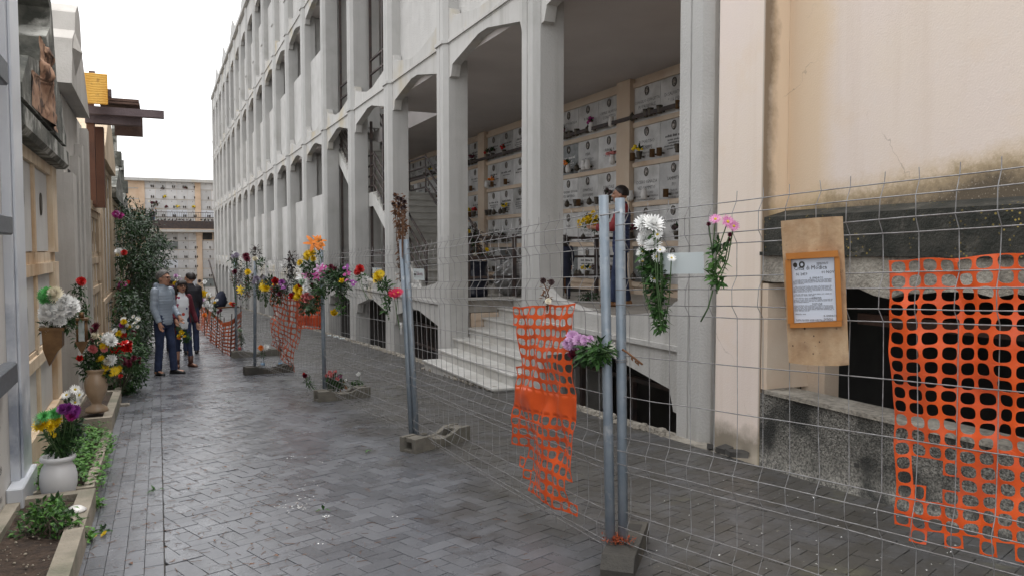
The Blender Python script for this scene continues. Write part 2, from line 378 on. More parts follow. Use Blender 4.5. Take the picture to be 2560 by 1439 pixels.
# herringbone turned 18 degrees from the street
TH=math.radians(-19); ca,sa=math.cos(TH),math.sin(TH); W=.10; YMAX=34.0
def rot(p):                                  # local (a along 71 deg, b along -19 deg from Y)
    a,b=p; return (a*math.cos(TH)+b*math.sin(TH), -a*math.sin(TH)+b*math.cos(TH))
NR=420
for i in range(-60,NR):
    for j in range(-160,200):
        # cell (i,j): brick pattern of the 90-degree herringbone, period 4
        k=(i-j)%4
        if k==0: q=[(j*W,i*W),((j+2)*W,i*W),((j+2)*W,(i+1)*W),(j*W,(i+1)*W)]
        elif k==1: q=[(j*W,i*W),((j+1)*W,i*W),((j+1)*W,(i+2)*W),(j*W,(i+2)*W)]
        else: continue
        q=[rot(p) for p in q]; cx=sum(p[0] for p in q)/4; cy=sum(p[1] for p in q)/4
        if cx<XB-.15 or cx>4.5 or cy<1.2 or cy>YMAX: continue
        q=clip(q,lambda p:p[0]-XB); q=clip(q,lambda p:4.36-p[0])
        paver(q)
for r in range(5):                           # border rows laid end to end along the street
    x0=XB-.004-.098*(r+1); y=1.0+.1*(r%2)
    while y<YMAX:
        l=.21; paver([(x0,y),(x0+.098,y),(x0+.098,y+l),(x0,y+l)]); y+=l
pav=struct('pavement',pv,M_pav,norm=False)
mb=MB(); mb.add([(-.53,YMAX,gz(YMAX)-.002),(4.36,YMAX,gz(YMAX)-.002),(4.36,110,gz(110)-.002),(-.53,110,gz(110)-.002)],[(0,1,2,3)])
struct('far_pavement',mb,M_pav)
# ------------------------------------------------------------------ concrete gallery building
PY0=5.82; PIT_=3.465; NP=20
def PYc(k): return PY0+PIT_*k
Y0=5.5; Y1=PYc(NP-1)+.25
ZF=.69; XW=8.35
B=thing('gallery_building','long pale grey concrete burial gallery of three storeys with pointed openings between ribbed pilasters','building',(4.5,PY0,0))
# pilaster
def pil_profile():
    return [(4.50,-.165),(4.50,-.012),(4.518,-.006),(4.518,.006),(4.50,.012),(4.50,.165),(4.575,.24),(4.92,.24),(4.92,-.24),(4.575,-.24)]
pm=MB(); pm.prism(pil_profile(),'z',-4.2,14.42)
colr=[(4.465,-.18),(4.465,.18),(4.55,.262),(4.60,.262),(4.60,.24),(4.576,.24),(4.499,.165),(4.499,-.165),(4.576,-.24),(4.60,-.24),(4.60,-.262),(4.55,-.262)]
for z in (5.05,9.53): pm.prism(colr,'z',z,z+.055)
pm.prism([(4.47,-.19),(4.47,.19),(4.51,.19),(4.51,-.19)],'z',10.78,10.83)
pil_me=pm.mesh('pilaster',[M_conc]); fixn(pil_me)
for k in range(NP):
    o=link('pilaster',pil_me); o.parent=B; o.location=(-4.5,PYc(k)-PY0,0)
# spandrels: cast plates with a pointed soffit and a pointed top edge
HB=PIT_/2-.24
def plate(zt_edge,zt_tab,zt_mid,zb_tip,zb_in,zb_mid,zm):
    m=MB(); h=HB+.012
    top=[(h,zt_tab),(h-.09,zt_tab-.02),(h-.16,zt_edge+.04),(h-.3,zt_edge-.02),(.25,zt_mid),(-.25,zt_mid),(-h+.3,zt_edge-.02),(-h+.16,zt_edge+.04),(-h+.09,zt_tab-.02),(-h,zt_tab)]
    bot=[(-h,zb_tip),(-h+.10,zb_tip+.015),(-h+.17,zb_in),(-.18,zb_mid),(.18,zb_mid),(h-.17,zb_in),(h-.10,zb_tip+.015),(h,zb_tip)]
    m.prism(top+bot,'x',4.585,4.74)
    m.prism([(-h,zm),(h,zm),(h,zm+.05),(-h,zm+.05)],'x',4.55,4.584)
    m.prism([(-h,zm-.02),(h,zm-.02),(h,zm-.002),(-h,zm-.002)],'x',4.578,4.5845)
    me=m.mesh('spandrel',[M_conc2]); fixn(me); return me
pl0=plate(.95,1.06,.80,-.06,.17,.37,.56)
pl1=plate(5.47,5.64,5.28,4.47,4.67,4.885,5.05)
pl2=plate(10.0,10.14,9.80,8.96,9.13,9.33,9.53)
mm=MB(); h=HB+.012
mm.prism([(-h,14.4),(-h,13.2),(-h+.12,13.22),(-h+.25,13.42),(0,13.55),(h-.25,13.42),(h-.12,13.22),(h,13.2),(h,14.4)],'x',4.585,4.74)
pl3=mm.mesh('spandrel',[M_conc2]); fixn(pl3)
def panel(z0,z1):
    m=MB(); h=HB+.012; m.box((4.76,-h,z0),(4.90,h,z1)); me=m.mesh('parapet_panel',[M_rough]); fixn(me); return me
pa0=panel(.72,3.28); pa1=panel(5.22,7.76); pa2=panel(9.76,12.42)
OPEN={3,4,13,14}
for k in range(NP-1):
    yc=PYc(k)+PIT_/2-PY0
    ms=[pl1,pl2,pl3]
    if k!=1: ms.append(pl0)
    if k>=5 and k not in OPEN: ms.append(pa0)
    if k not in OPEN: ms+=[pa1]
    ms+= [pa2] if k not in OPEN else []
    for me in ms:
        o=link(me.name.split('.')[0],me); o.parent=B; o.location=(-4.5,yc,0)
# end return beside the near pilaster
m=MB(); m.box((4.62,5.455,-1.2),(4.95,5.578,14.4)); part('corner_strip',m,M_conc,B)
# slabs, inner walls, roof
YS0,YS1=17.6,25.2                            # open stairwell
m=MB()
m.box((4.93,Y0,.44),(5.82,9.42,ZF)); m.box((4.93,12.58,.44),(5.82,13.7,ZF)); m.box((5.82,Y0,.44),(XW,13.7,ZF))
m.box((4.93,13.7,.44),(XW,Y1,.60)); m.box((4.745,Y0,.44),(4.925,9.08,ZF-.003))
part('ground_floor',m,mat('gallery_floor',(.36,.335,.30),(.27,.25,.22),1.5,(.2,.17,.14),2.5,.55,.7,rough=.5),B)
def slab(z0,z1,name):
    m=MB(); m.box((4.745,Y0,z0),(XW,YS0,z1)); m.box((4.745,YS1,z0),(XW,PYc(13),z1)); m.box((4.745,PYc(15),z0),(XW,Y1,z1)); m.box((6.2,YS0,z0),(XW,YS1,z1)); m.box((6.6,PYc(13),z0),(XW,PYc(15),z1)); part(name,m,M_ceil,B)
slab(4.79,5.2,'ceiling_slab'); slab(9.27,9.7,'ceiling_slab')
m=MB(); m.box((4.62,Y0,14.43),(9.2,Y1,14.7)); m.box((4.42,Y0-.05,14.44),(4.61,Y1+.05,14.66)); part('roof',m,M_conc,B)
m=MB(); m.box((XW+.32,Y0,-4.2),(XW+.6,Y1,14.42)); m.box((4.93,Y1-.2,-4.2),(XW+.3,Y1,14.42)); part('rear_wall',m,M_white,B)
m=MB(); m.box((4.96,Y0,-3.6),(XW+.3,Y0+.13,14.4)); part('end_wall',m,M_peach,B)
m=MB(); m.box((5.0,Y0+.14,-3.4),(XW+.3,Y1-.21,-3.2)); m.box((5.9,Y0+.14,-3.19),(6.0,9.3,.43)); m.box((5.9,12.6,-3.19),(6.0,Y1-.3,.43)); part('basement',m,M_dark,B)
m=MB()
for k in range(1,NP-1,2):
    y=PYc(k)-PY0
    m.prism([(y-1.5,14.67),(y+1.5,14.67),(y+.08,15.5),(y-.08,15.5)],'x',.0,.35)
rf=[]
for k in range(1,NP-1,2):
    m=MB(); y=PYc(k); m.prism([(y-2.1,14.67),(y+2.1,14.67),(y+.35,15.55),(y-.2,15.6)],'x',4.45,4.9); part('roof_gable',m,M_conc,B)
# inner dividing walls seen through the openings of the upper floors
for k in range(5,NP-1):
    if k in (13,14): continue
    m=MB(); y=PYc(k)+.0
    m.box((4.93,y-.12,.61),(6.2,y+.12,4.78)); m.box((4.93,y-.12,5.21),(6.2,y+.12,9.26)); m.box((4.93,y-.12,9.71),(6.2,y+.12,14.4)); part('inner_pier',m,M_conc,B)
# dark iron frames with railings in the two stair bays
def stair_frame(k,z0,z1,rails):
    m=MB(); y=PYc(k)+PIT_/2
    for yy in (y-HB+.06,y+.25,y+HB-.06): m.box((4.96,yy-.03,z0),(5.02,yy+.03,z1))
    for z in rails: m.box((4.965,y-HB+.091,z-.02),(5.015,y+.219,z+.02)); m.box((4.965,y+.281,z-.02),(5.015,y+HB-.091,z+.02))
    part('window_frame',m,M_iron,B)
for k in (3,4,13,14):
    stair_frame(k,.62,4.78,(1.45,1.2,.95)); stair_frame(k,5.22,9.25,(6.3,5.95,5.6)); stair_frame(k,9.72,14.3,(10.8,10.4))
m=MB(); m.box((4.93,PYc(3)+.1,8.12),(5.35,PYc(4)-.1,8.3)); part('cross_beam',m,M_iron,B)
# ------------------------------------------------------------------ entrance steps
S=thing('entrance_steps','worn white marble steps rising from the wet pavement into the open gallery','steps',(4.5,11,-.35))
for i in range(7):
    m=MB(); x=4.07+.288*i; z=-.32+.168*i
    x1=6.1 if i==6 else x+.32
    m.box((x-.02,9.40 if i<2 else 9.43,z-.035),(x1-.01,12.44 if i<2 else 12.56,z),bev=.006)
    m.box((x+.01,9.43 if i<2 else 9.44,-.75),(x+.03+.268,12.41 if i<2 else 12.55,z-.036))
    if i==6: 
        m=MB(); m.box((x-.02,9.43,z-.035),(5.815,12.56,z+.0),bev=.006); m.box((x+.01,9.44,-.75),(5.812,12.55,z-.036))
    part('step',m,M_step,S)
m=MB(); rb=random.Random(5)
for i in range(26):
    y=U(9.4,12.5); m.ell((4.12+U(-.04,.05),y,gz(y)+.02),(U(.03,.07),U(.04,.09),U(.02,.05)),seg=7,rings=5,smooth=False)
part('rubble_footing',m,M_rubble,S)['kind']='stuff'
# wall under the landing beside the steps
m=MB(); m.box((5.0,12.585,-.8),(5.72,12.72,.43)); m.box((5.0,12.575,.30),(5.80,12.584,.43)); part('landing_wall',m,M_peach,B)
m=MB(); m.box((5.35,12.571,-.2),(5.66,12.5835,.24)); part('cellar_opening',m,M_dark,B)
m=MB(); m.box((4.924,12.50,.66),(5.83,12.579,.705)); part('landing_edge',m,M_step,B)
# ------------------------------------------------------------------ burial niche wall inside
NW=thing('niche_wall','wall of marble burial niches behind the open bays, with lettered slabs between peach ribs','burial wall',(XW,12,ZF))
ROWS=[.93,1.70,2.45,3.20,3.95,4.70]
COLS=[12.73-7.2,12.73,12.73+7.2,12.73+14.4]
m=MB(); m.box((XW,Y0+.14,ZF+.002),(XW+.3,30,4.785)); part('wall_core',m,M_peach,NW)
for y in COLS:
    m=MB(); m.box((XW-.12,y-.23,ZF+.002),(XW-.002,y+.23,4.785)); part('rib',m,M_peach,NW)
for i,z in enumerate(ROWS):
    for j in range(3):
        m=MB(); zz=z-.05
        m.box((XW-.05,COLS[j]+.235,zz-.045),(XW-.003,COLS[j+1]-.235,zz+.045)); part('ledge',m,M_peach,NW)
m=MB(); m.box((XW-.16,Y0+.2,4.0),(XW-.125,27.5,4.07)); m.m=0; part('iron_bar',m,M_iron,NW)
TX={(2,0):['CICERO IGNAZIA','VED SAMMITO','* 1.8.1922   7.3.2002','NON PIANGETE CARO CANCELLO','UNITEVI DELLA FAMIGLIA','OGNI PER SEMPRE VICINI NIENTE','PUO SI REDIMERE PER NOI'],
(2,-1):['SAMMITO','FU','* 6.10.14','GUIDO CHE','DOVE DELLA','PURORE'],(4,0):['CONGELIO CONCETTA','FU PASQUALE','VED BORRIELLO','* 25.2.1911'],(4,-1):['DI SALVATORE','* 1.6.1920'],
(3,0):['DI MARTINO','GIUSEPPE','FU FRANCESCO','* 6.4.1913   9.10.1986'],(2,1):['DINATALE','VINCENZA','IN SALEMI'],(2,2):['DINATALE','GIOVANNI','FU ORAZIO','* 28.5.1913'],(2,3):['CARPENZANO GEORGIA','VED SAULINO','* 4.11.1899  27.1.1981'],
(2,4):['DI ROSARIO','FU CARLO'],(4,1):['CIRMILE SALVATORE','CONCETTO','* 9.9.1921'],(4,2):['ROSETTI'],(4,3):['CONSETTI MATALIA'],(4,4):['ROCCO ROSARIO'],(3,1):['URBANI A','* 8.11.1928'],(3,2):['PERA','ANTONINO','FU ORAZIO','* 28.10.1922   17.9.1996','PIU QUESTO E SU SARA NOI','PERO CONVITTO PER CARO NOI','UNITO IL MIO TUO TUTTO'],
(1,2):['SALVO GIO','FU VINCENZO','VED ANZONE','* 8.5.09   8.3.1986'],(1,-1):['CANDIANO','VED','* 1.5.1917'],(0,1):['CALABRESE IGNAZIO','FU ROSARIO','* 7.8.1906'],(1,3):['PIRRI']}
EX=(0,-1,0); EZ=(0,0,1); tr=random.Random(11)
slabs=[]
def slab_at(r,c):                            # c counts away from the rib at 12.73: 1,2.. farther, 0,-1.. nearer
    w=.838
    if c>=1:
        ci=(c-1)//8; ya=COLS[1+ci]+.24+w*((c-1)%8)
    else: ya=COLS[1]-.24-w*(1-c)
    yb=ya+w-.01
    z0=ROWS[r]+.0; z1=ROWS[r+1]-.10
    if yb>27: return
    m=MB(); m.box((XW-.022,ya,z0),(XW-.001,yb,z1))
    g=tr.random()<.06
    if (r,c)==(0,3): g=True
    o=part('slab',m,[M_marb2 if g else M_marb],NW)
    t=MB(); x=XW-.0245; yc=(ya+yb)/2; H=z1-z0
    lines=TX.get((r,c))
    if lines:
        zz=z1-.26
        for i,s in enumerate(lines):
            sz=.088 if i<2 and len(s)<20 else .052
            sz=min(sz,(w-.06)/(len(s)*.62))
            text_into(t,s,(x,yc,zz-sz*.7),EX,EZ,sz,'CENTER'); zz-=sz*1.25
    else:
        zz=z1-.26
        for i in range(tr.randint(2,5)):
            ww=tr.uniform(.3,.66); hh=.05 if i<1 else .03
            dashes(t,(x,yc+ww/2,zz-hh),EX,EZ,ww,hh,tr); zz-=hh*1.7
    o2=part('lettering',t,M_letter if not g else M_china,o,norm=False)
    ph=MB(); ph.ell((XW-.026,yc+tr.uniform(-.02,.02),z1-.11),(.012,.045,.062),seg=12,rings=7); ph.m=1
    ph.tube([(XW-.03,yc+.06*math.cos(a*.5236),z1-.11+.078*math.sin(a*.5236)) for a in range(13)],.009,5,False)
    part('portrait',ph,[M_photo,M_bronze],o)
    slabs.append((r,c,ya,yb,z0,z1))
for r in range(5):
    for c in list(range(-3,1))+list(range(1,17)): slab_at(r,c)
# vases and lamps on the niche slabs
def vase_proto(kind):
    m=MB()
    if kind==0: m.lathe([(.02,0),(.045,.01),(.04,.03),(.055,.10),(.062,.15),(.05,.152)],seg=12); mt=M_bronze; nm='niche_vase'
    elif kind==1: m.lathe([(.03,0),(.055,.02),(.065,.09),(.05,.15),(.045,.18),(.055,.195),(.045,.196)],seg=14); mt=M_china; nm='niche_vase'
    elif kind==2: m.lathe([(.015,0),(.05,.02),(.06,.07),(.045,.12),(.012,.15),(.008,.175)],seg=10); mt=M_bronze; nm='grave_lamp'
    else: m.lathe([(.045,0),(.05,.005),(.05,.14),(.055,.145),(.045,.147)],seg=12); mt=M_bronze2; nm='niche_vase'
    me=m.mesh(nm,[mt]); fixn(me)
    b=MB(); b.box((.0,-.012,.04),(.11,.012,.07)); bm_=b.mesh('bracket',[M_bronze]); fixn(bm_)
    return nm,me,bm_
VP=[vase_proto(i) for i in range(4)]
VN=['dark bronze vase','white china vase','dark bronze grave lamp','golden brass vase']
fl_cache={}
def tuft(colr,rng,n=14,R_=.09,leafy=True):
    m=MB()
    for i in range(n):
        d=Vector((rng.gauss(0,.6)-.3,rng.gauss(0,.8),rng.uniform(.4,1.4))).normalized(); p=d*R_*rng.uniform(.6,1.5)
        m.m=0 if rng.random()<.55 else 1
        if m.m==0: m.ell(p,R_*rng.uniform(.25,.42),seg=7,rings=5,smooth=False)
        else: m.leaf(p*.4,d,Vector((0,0,1)),R_*1.5,R_*.5)
    return m
def put_vase(r,c,fy,kind,flower=None,h=.02):
    for s in slabs:
        if s[0]==r and s[1]==c: break
    else: return
    y=s[2]+(s[3]-s[2])*fy; z=s[4]+h
    nm,me,bme=VP[kind]
    row=['lowest','second','third','fourth','top'][r]; od=['first','second','third','fourth','fifth','sixth','seventh','eighth']
    where='%s slab %s of %s rib'%(od[c-9] if c>8 else (od[c-1] if c>0 else od[-c]),'left' if c>0 else 'right','farther' if c>8 else 'nearer')
    spot='left side' if fy>.6 else ('right side' if fy<.34 else 'middle')
    lab='%s, %s row, %s, %s'%(VN[kind],row,where,spot)
    if flower: lab='%s with %s flowers, %s row, %s'%(VN[kind],{'dead':'withered','burg':'dark red','mag':'magenta'}.get(flower,flower),row,where)
    e=thing(nm,lab,'vase' if kind!=2 else 'lamp',(XW-.13,y,z),'vases and lamps on the niche wall')
    o=link('body',me); o.parent=e; b=link('bracket',bme); b.parent=e
    if flower:
        rng=random.Random(r*50+c); m=tuft(flower,rng)
        f=part('flowers',m,[P[flower],M_leaf[0]],e,local=True); f.location=(0,0,.16)
VL=[(4,0,.35,0),(4,0,.18,0),(4,0,.9,2),(3,0,.1,3),(3,0,.88,3),(2,0,.95,1),(2,0,.4,1),(1,0,.95,0,'burg'),(1,0,.35,2),(0,0,.8,2),(4,1,.2,1),(4,2,.12,1,'mag'),(4,2,.3,2),(4,3,.4,0),(4,3,.2,0),(4,4,.6,2),(4,4,.4,2),
 (3,1,.15,1,'pink'),(3,2,.5,1),(3,2,.3,1),(3,3,.3,1,'orange'),(3,3,.45,2),(3,4,.5,2),(3,4,.2,2),(2,1,.3,0,'dead'),(2,2,.9,0),(2,2,.75,3),(2,2,.2,2),(2,3,.35,2),(2,4,.4,0),(2,4,.2,0),(1,1,.5,2),(1,2,.5,2),(1,3,.4,2),(1,3,.75,2),(0,1,.4,0,'red'),(0,2,.3,0,'yellow'),(0,2,.7,2),(0,3,.5,2),
 (4,7,.4,0,'red'),(4,8,.3,0,'dead'),(4,8,.7,0,'red'),(3,7,.3,3),(3,8,.35,3,'orange'),(3,8,.8,1),(2,7,.4,0,'yellow'),(2,7,.7,2),(2,8,.8,0),(2,8,.2,2),(2,8,.55,0),(1,7,.5,0,'dead'),(1,7,.2,2),(1,8,.5,2),(1,8,.75,0),(4,9,.5,0,'burg'),(4,10,.3,0,'dead'),(4,10,.7,0),(3,9,.6,3),(3,10,.2,0),(3,10,.5,0),(3,10,.8,0),(2,9,.3,0,'red'),(2,9,.7,3),(2,10,.4,0),(2,10,.8,0,'burg'),(1,9,.5,0,'dead'),(1,10,.4,2)]
for a in VL:
    put_vase(*a)
used={(a[0],a[1]) for a in VL}; rv=random.Random(15)
for r in range(5):
    for c in list(range(-1,1))+list(range(1,5))+list(range(7,15)):
        if (r,c) in used and rv.random()<.5: continue
        for fy in ((.2,.85) if rv.random()<.5 else (.6,)):
            if any(a[0]==r and a[1]==c and abs(a[2]-fy)<.15 for a in VL): continue
            q=rv.random()
            if q<.3: put_vase(r,c,fy,0,rv.choice(['dead','burg','dead','red','yellow','dead']))
            else: put_vase(r,c,fy,rv.choice([0,2,2,0,3]))
# ------------------------------------------------------------------ staircase inside, railings
ST=thing('indoor_staircase','straight stone staircase with iron handrails climbing inside the gallery beyond the steps','staircase',(5.6,14,ZF))
YA=15.0; NS=14
m=MB(); y=YA; z=.61; xs0,xs1=4.97,6.5
for i in range(NS):
    m.box((xs0,y,z-.12),(xs1,y+.32,z+.125)); m.box((xs0-.01,y-.03,z+.126),(xs1+.01,y+.30,z+.165)); y+=.29; z+=.17
yl=y; zl=z; m.box((xs0-.02,yl,zl-.12),(xs1+.1,yl+1.4,zl)); y=yl+1.4
for i in range(13):
    m.box((xs0,y,z-.12),(xs1,y+.32,z+.125)); m.box((xs0-.01,y-.03,z+.126),(xs1+.01,y+.30,z+.165)); y+=.29; z+=.17
part('flight',m,M_steps,ST)
m=MB(); m.prism([(YA-.05,.6),(yl,zl-.02),(yl+1.4,zl-.02),(yl+1.4+13*.29,zl+2.2),(yl+1.4+13*.29,zl+1.85),(yl+1.45,zl-.36),(yl-.05,zl-.36),(YA+.4,.6)],'x',4.93,4.968); part('stringer',m,M_white,ST)
m=MB()
for dz in (.95,.68,.42,.16):
    for x in (4.99,6.33):
        m.tube([(x,YA,.69+dz),(x,yl,zl+dz),(x,yl+1.4,zl+dz),(x,yl+1.4+13*.29,zl+2.2+dz)],.026,6)
for yy,zz in ((YA,.69),(yl,zl),(yl+1.4,zl)):
    for x in (4.99,6.33): m.tube([(x,yy,zz),(x,yy,zz+1)],.02,6)
part('handrail',m,M_iron,ST)
RL=thing('landing_railing','dark iron railing along the landing edge behind the bin bags','railing',(5.0,12.64,ZF))
m=MB()
for z in (1.76,1.41,1.05): m.box((4.95,12.62,z-.022),(8.1,12.655,z+.022))
for x in (5.87,7.6): m.box((x-.035,12.61,ZF),(x+.035,12.67,1.82))
m.box((4.95,12.60,ZF+.01),(5.0,12.66,1.8)); part('bars',m,M_iron,RL)
m=MB(); m.box((4.97,12.67,1.36),(5.70,12.95,1.40)); part('shelf',m,M_plank,RL)
m=MB(); m.tube([(6.9,12.55,.74),(6.86,12.56,1.2),(6.83,12.55,1.6),(6.88,12.54,1.78)],[.035,.05,.045,.02],7); solo('driftwood_post',m,M_dry,'weathered brown wooden stake tied upright to the landing railing','stake')
# basement handrail in the nearest bay
m=MB(); m.box((5.05,6.2,.0),(5.13,9.0,.05)); 
for y in (6.4,7.6,8.8): m.box((5.06,y-.03,-1),(5.12,y+.03,-.001))
solo('basement_handrail',m,M_iron,'rusty low handrail in the dark basement opening under the nearest bay','handrail')
m=MB(); 
for i in range(14): m.box((4.95,13.15+i*.21,-.9),(4.98,13.17+i*.21,.0))
m.box((4.945,13.1,-.02),(4.985,16.05,.02)); m.box((4.945,13.1,-.45),(4.985,16.05,-.41))
solo('basement_railing',m,M_iron,'dark barred railing in the basement opening below the indoor stairs','railing')
# rough footing along the facade line
m=MB()
for k in range(NP-1):
    n=60 if k<4 else 14
    for i in range(n):
        y=PYc(k)+U(.2,PIT_-.2)
        if 9.3<y<12.6: continue
        m.ell((4.40+U(-.05,.08),y,gz(y)+U(-.01,.015)),(U(.02,.07),U(.03,.09),U(.015,.05)),seg=6,rings=4,smooth=False)
m.box((4.36,5.2,-4),(4.57,9.35,gz(9.3)-.01)); m.prism([(4.36,-4)]*0+[(9.3,gz(9.3)+.0),(9.3,-4.2),(80,-4.2),(80,gz(80)+.0)],'x',4.362,4.57)
m.prism([(9.3,gz(9.3)),(9.3,-4.2),(5.2,-4.2),(5.2,gz(5.2))],'x',4.361,4.571)
solo('footing',m,M_rubble,'broken rubble footing strip along the foot of the concrete gallery','footing')
# ------------------------------------------------------------------ plastered building on the right
def plaster_mat():
    m=bpy.data.materials.new('stained_peach_plaster'); m.use_nodes=True; nt=m.node_tree; N=nt.nodes; L=nt.links; b=N['Principled BSDF']
    g=N.new('ShaderNodeNewGeometry'); pos=g.outputs['Position']; sx=N.new('ShaderNodeSeparateXYZ'); L.new(pos,sx.inputs[0])
    def noi(sc,d=6,rg=.55):
        n=N.new('ShaderNodeTexNoise'); n.inputs['Scale'].default_value=sc; n.inputs['Detail'].default_value=d; n.inputs['Roughness'].default_value=rg; L.new(pos,n.inputs['Vector']); return n.outputs['Fac']
    def rmp(f,a,bb,c=0,d=1):
        r=N.new('ShaderNodeMapRange'); r.inputs[1].default_value=a; r.inputs[2].default_value=bb; r.inputs[3].default_value=c; r.inputs[4].default_value=d; L.new(f,r.inputs[0]); return r.outputs[0]
    def mth(op,a,bb):
        x=N.new('ShaderNodeMath'); x.operation=op
        for i,q in ((0,a),(1,bb)):
            if hasattr(q,'links'): L.new(q,x.inputs[i])
            else: x.inputs[i].default_value=q
        return x.outputs[0]
    def mix(f,a,bb):
        x=N.new('ShaderNodeMix'); x.data_type='RGBA'; L.new(f,x.inputs[0])
        for i,q in ((6,a),(7,bb)):
            if hasattr(q,'links'): L.new(q,x.inputs[i])
            else: x.inputs[i].default_value=(*q,1)
        return x.outputs[2]
    c=mix(rmp(noi(.7,5),.38,.62),srgb('#e6d8cf'),srgb('#e7d9cb'))
    c=mix(rmp(noi(2.4,7),.55,.75,0,.4),c,srgb('#e2cbb0'))
    c=mix(mth('MULTIPLY',rmp(noi(18,2),.60,.75),.25),c,srgb('#e6ddd4'))
    # tan run-off next to the pier, brown algae in the corner itself, algae rising from the ledge
    yy=mth('ADD',sx.outputs['Y'],mth('ADD',mth('MULTIPLY',noi(2.2,8,.6),.16),mth('MULTIPLY',mth('SUBTRACT',noi(45,3,.7),.5),.09)))
    c=mix(mth('MULTIPLY',mth('MULTIPLY',rmp(yy,4.42,4.62),rmp(sx.outputs['X'],4.55,4.6)),.6),c,srgb('#dfc39c'))
    xx=mth('ADD',sx.outputs['X'],mth('MULTIPLY',noi(3.2,8,.65),.22))
    side=mth('MULTIPLY',rmp(sx.outputs['Y'],4.855,4.845),rmp(yy,4.74,4.86))
    c=mix(mth('MULTIPLY',rmp(xx,4.76,4.66),mth('MULTIPLY',rmp(sx.outputs['Y'],4.90,4.87),mth('MULTIPLY',rmp(sx.outputs['Y'],4.79,4.86),.85))),c,srgb('#6e5a3e'))
    zz=mth('ADD',sx.outputs['Z'],mth('MULTIPLY',noi(1.1,8,.65),.55)); zz=mth('ADD',zz,mth('MULTIPLY',sx.outputs['Y'],.12)); zz=mth('ADD',zz,mth('MULTIPLY',mth('SUBTRACT',noi(30,6,.7),.5),.16))
    onw=rmp(sx.outputs['X'],4.56,4.6)
    c=mix(mth('MULTIPLY',mth('MULTIPLY',rmp(zz,2.88,2.70),onw),.75),c,srgb('#c2a878'))
    c=mix(mth('MULTIPLY',mth('MULTIPLY',rmp(zz,2.78,2.58),onw),.9),c,srgb('#4d453b'))
    c=mix(mth('MULTIPLY',mth('MULTIPLY',mth('MULTIPLY',rmp(zz,2.76,2.6),onw),rmp(noi(70,2),.62,.68)),.6),c,srgb('#b3a796'))
    mp=N.new('ShaderNodeMapping'); mp.inputs['Scale'].default_value=(4,4,.25); L.new(pos,mp.inputs['Vector'])
    n2=N.new('ShaderNodeTexNoise'); n2.inputs['Scale'].default_value=1.4; n2.inputs['Detail'].default_value=7; L.new(mp.outputs[0],n2.inputs['Vector'])
    c=mix(mth('MULTIPLY',rmp(n2.outputs['Fac'],.54,.74),.2),c,srgb('#c3ab90'))
    v=N.new('ShaderNodeTexVoronoi'); v.feature='DISTANCE_TO_EDGE'; v.inputs['Scale'].default_value=.75
    ds=N.new('ShaderNodeVectorMath'); ds.operation='MULTIPLY_ADD'; n3=N.new('ShaderNodeTexNoise'); n3.inputs['Scale'].default_value=3; n3.inputs['Detail'].default_value=8; L.new(pos,n3.inputs['Vector']); L.new(n3.outputs['Color'],ds.inputs[0]); ds.inputs[1].default_value=(.35,.35,.35); L.new(pos,ds.inputs[2]); L.new(ds.outputs[0],v.inputs['Vector'])
    c=mix(mth('MULTIPLY',mth('MULTIPLY',rmp(v.outputs['Distance'],.0025,.0006),rmp(noi(1.2,3),.56,.62)),.4),c,srgb('#7d6c58'))
    # damp foot
    z2=mth('ADD',sx.outputs['Z'],mth('MULTIPLY',noi(3,8,.65),.4))
    c=mix(mth('MULTIPLY',rmp(z2,.28,.12),.8),c,srgb('#6c6552'))
    L.new(c,b.inputs['Base Color']); b.inputs['Roughness'].default_value=.92
    bp=N.new('ShaderNodeBump'); bp.inputs['Strength'].default_value=.2; bp.inputs['Distance'].default_value=.012
    L.new(mth('ADD',noi(75,3),mth('MULTIPLY',noi(12,4),.8)),bp.inputs['Height']); L.new(bp.outputs[0],b.inputs['Normal'])
    return m
M_pl=plaster_mat()
PB=thing('plastered_building','peach plastered building on the right with a blackened ledge over a dark basement opening','building',(4.6,3,0))
m=MB(); m.box((4.505,4.87,-.6),(4.95,5.43,9)); part('corner_pier',m,M_pl,PB)
m=MB(); m.box((4.76,-6,1.75),(5.2,4.868,9)); part('wall',m,M_pl,PB)
m=MB(); m.prism([(4.52,1.53),(4.52,1.81),(4.757,1.87),(4.757,1.53)],'y',-6,4.868); m.box((4.475,-6,1.50),(4.76,4.868,1.529)); part('ledge',m,M_soot,PB)
# ragged lintel
m=MB(); n=90; ys=[-6+(4.868+6)*i/n for i in range(n+1)]; rr=random.Random(4)
zs=[1.27+rr.uniform(-.025,.025)+(.03*math.sin(y*3)) for y in ys]
for i in range(n):
    m.add([(4.505,ys[i],zs[i]),(4.505,ys[i+1],zs[i+1]),(4.505,ys[i+1],1.498),(4.505,ys[i],1.498),(4.8,ys[i],zs[i]+.03),(4.8,ys[i+1],zs[i+1]+.03)],[(0,1,2,3),(0,4,5,1)])
part('broken_lintel',m,M_rubble,PB)
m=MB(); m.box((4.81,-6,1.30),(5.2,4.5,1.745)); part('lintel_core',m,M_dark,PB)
m=MB(); m.box((4.96,4.62,-.6),(5.12,4.868,1.27)); m.box((4.51,4.80,.40),(4.96,4.866,1.27)); part('opening_jamb',m,M_peach,PB)
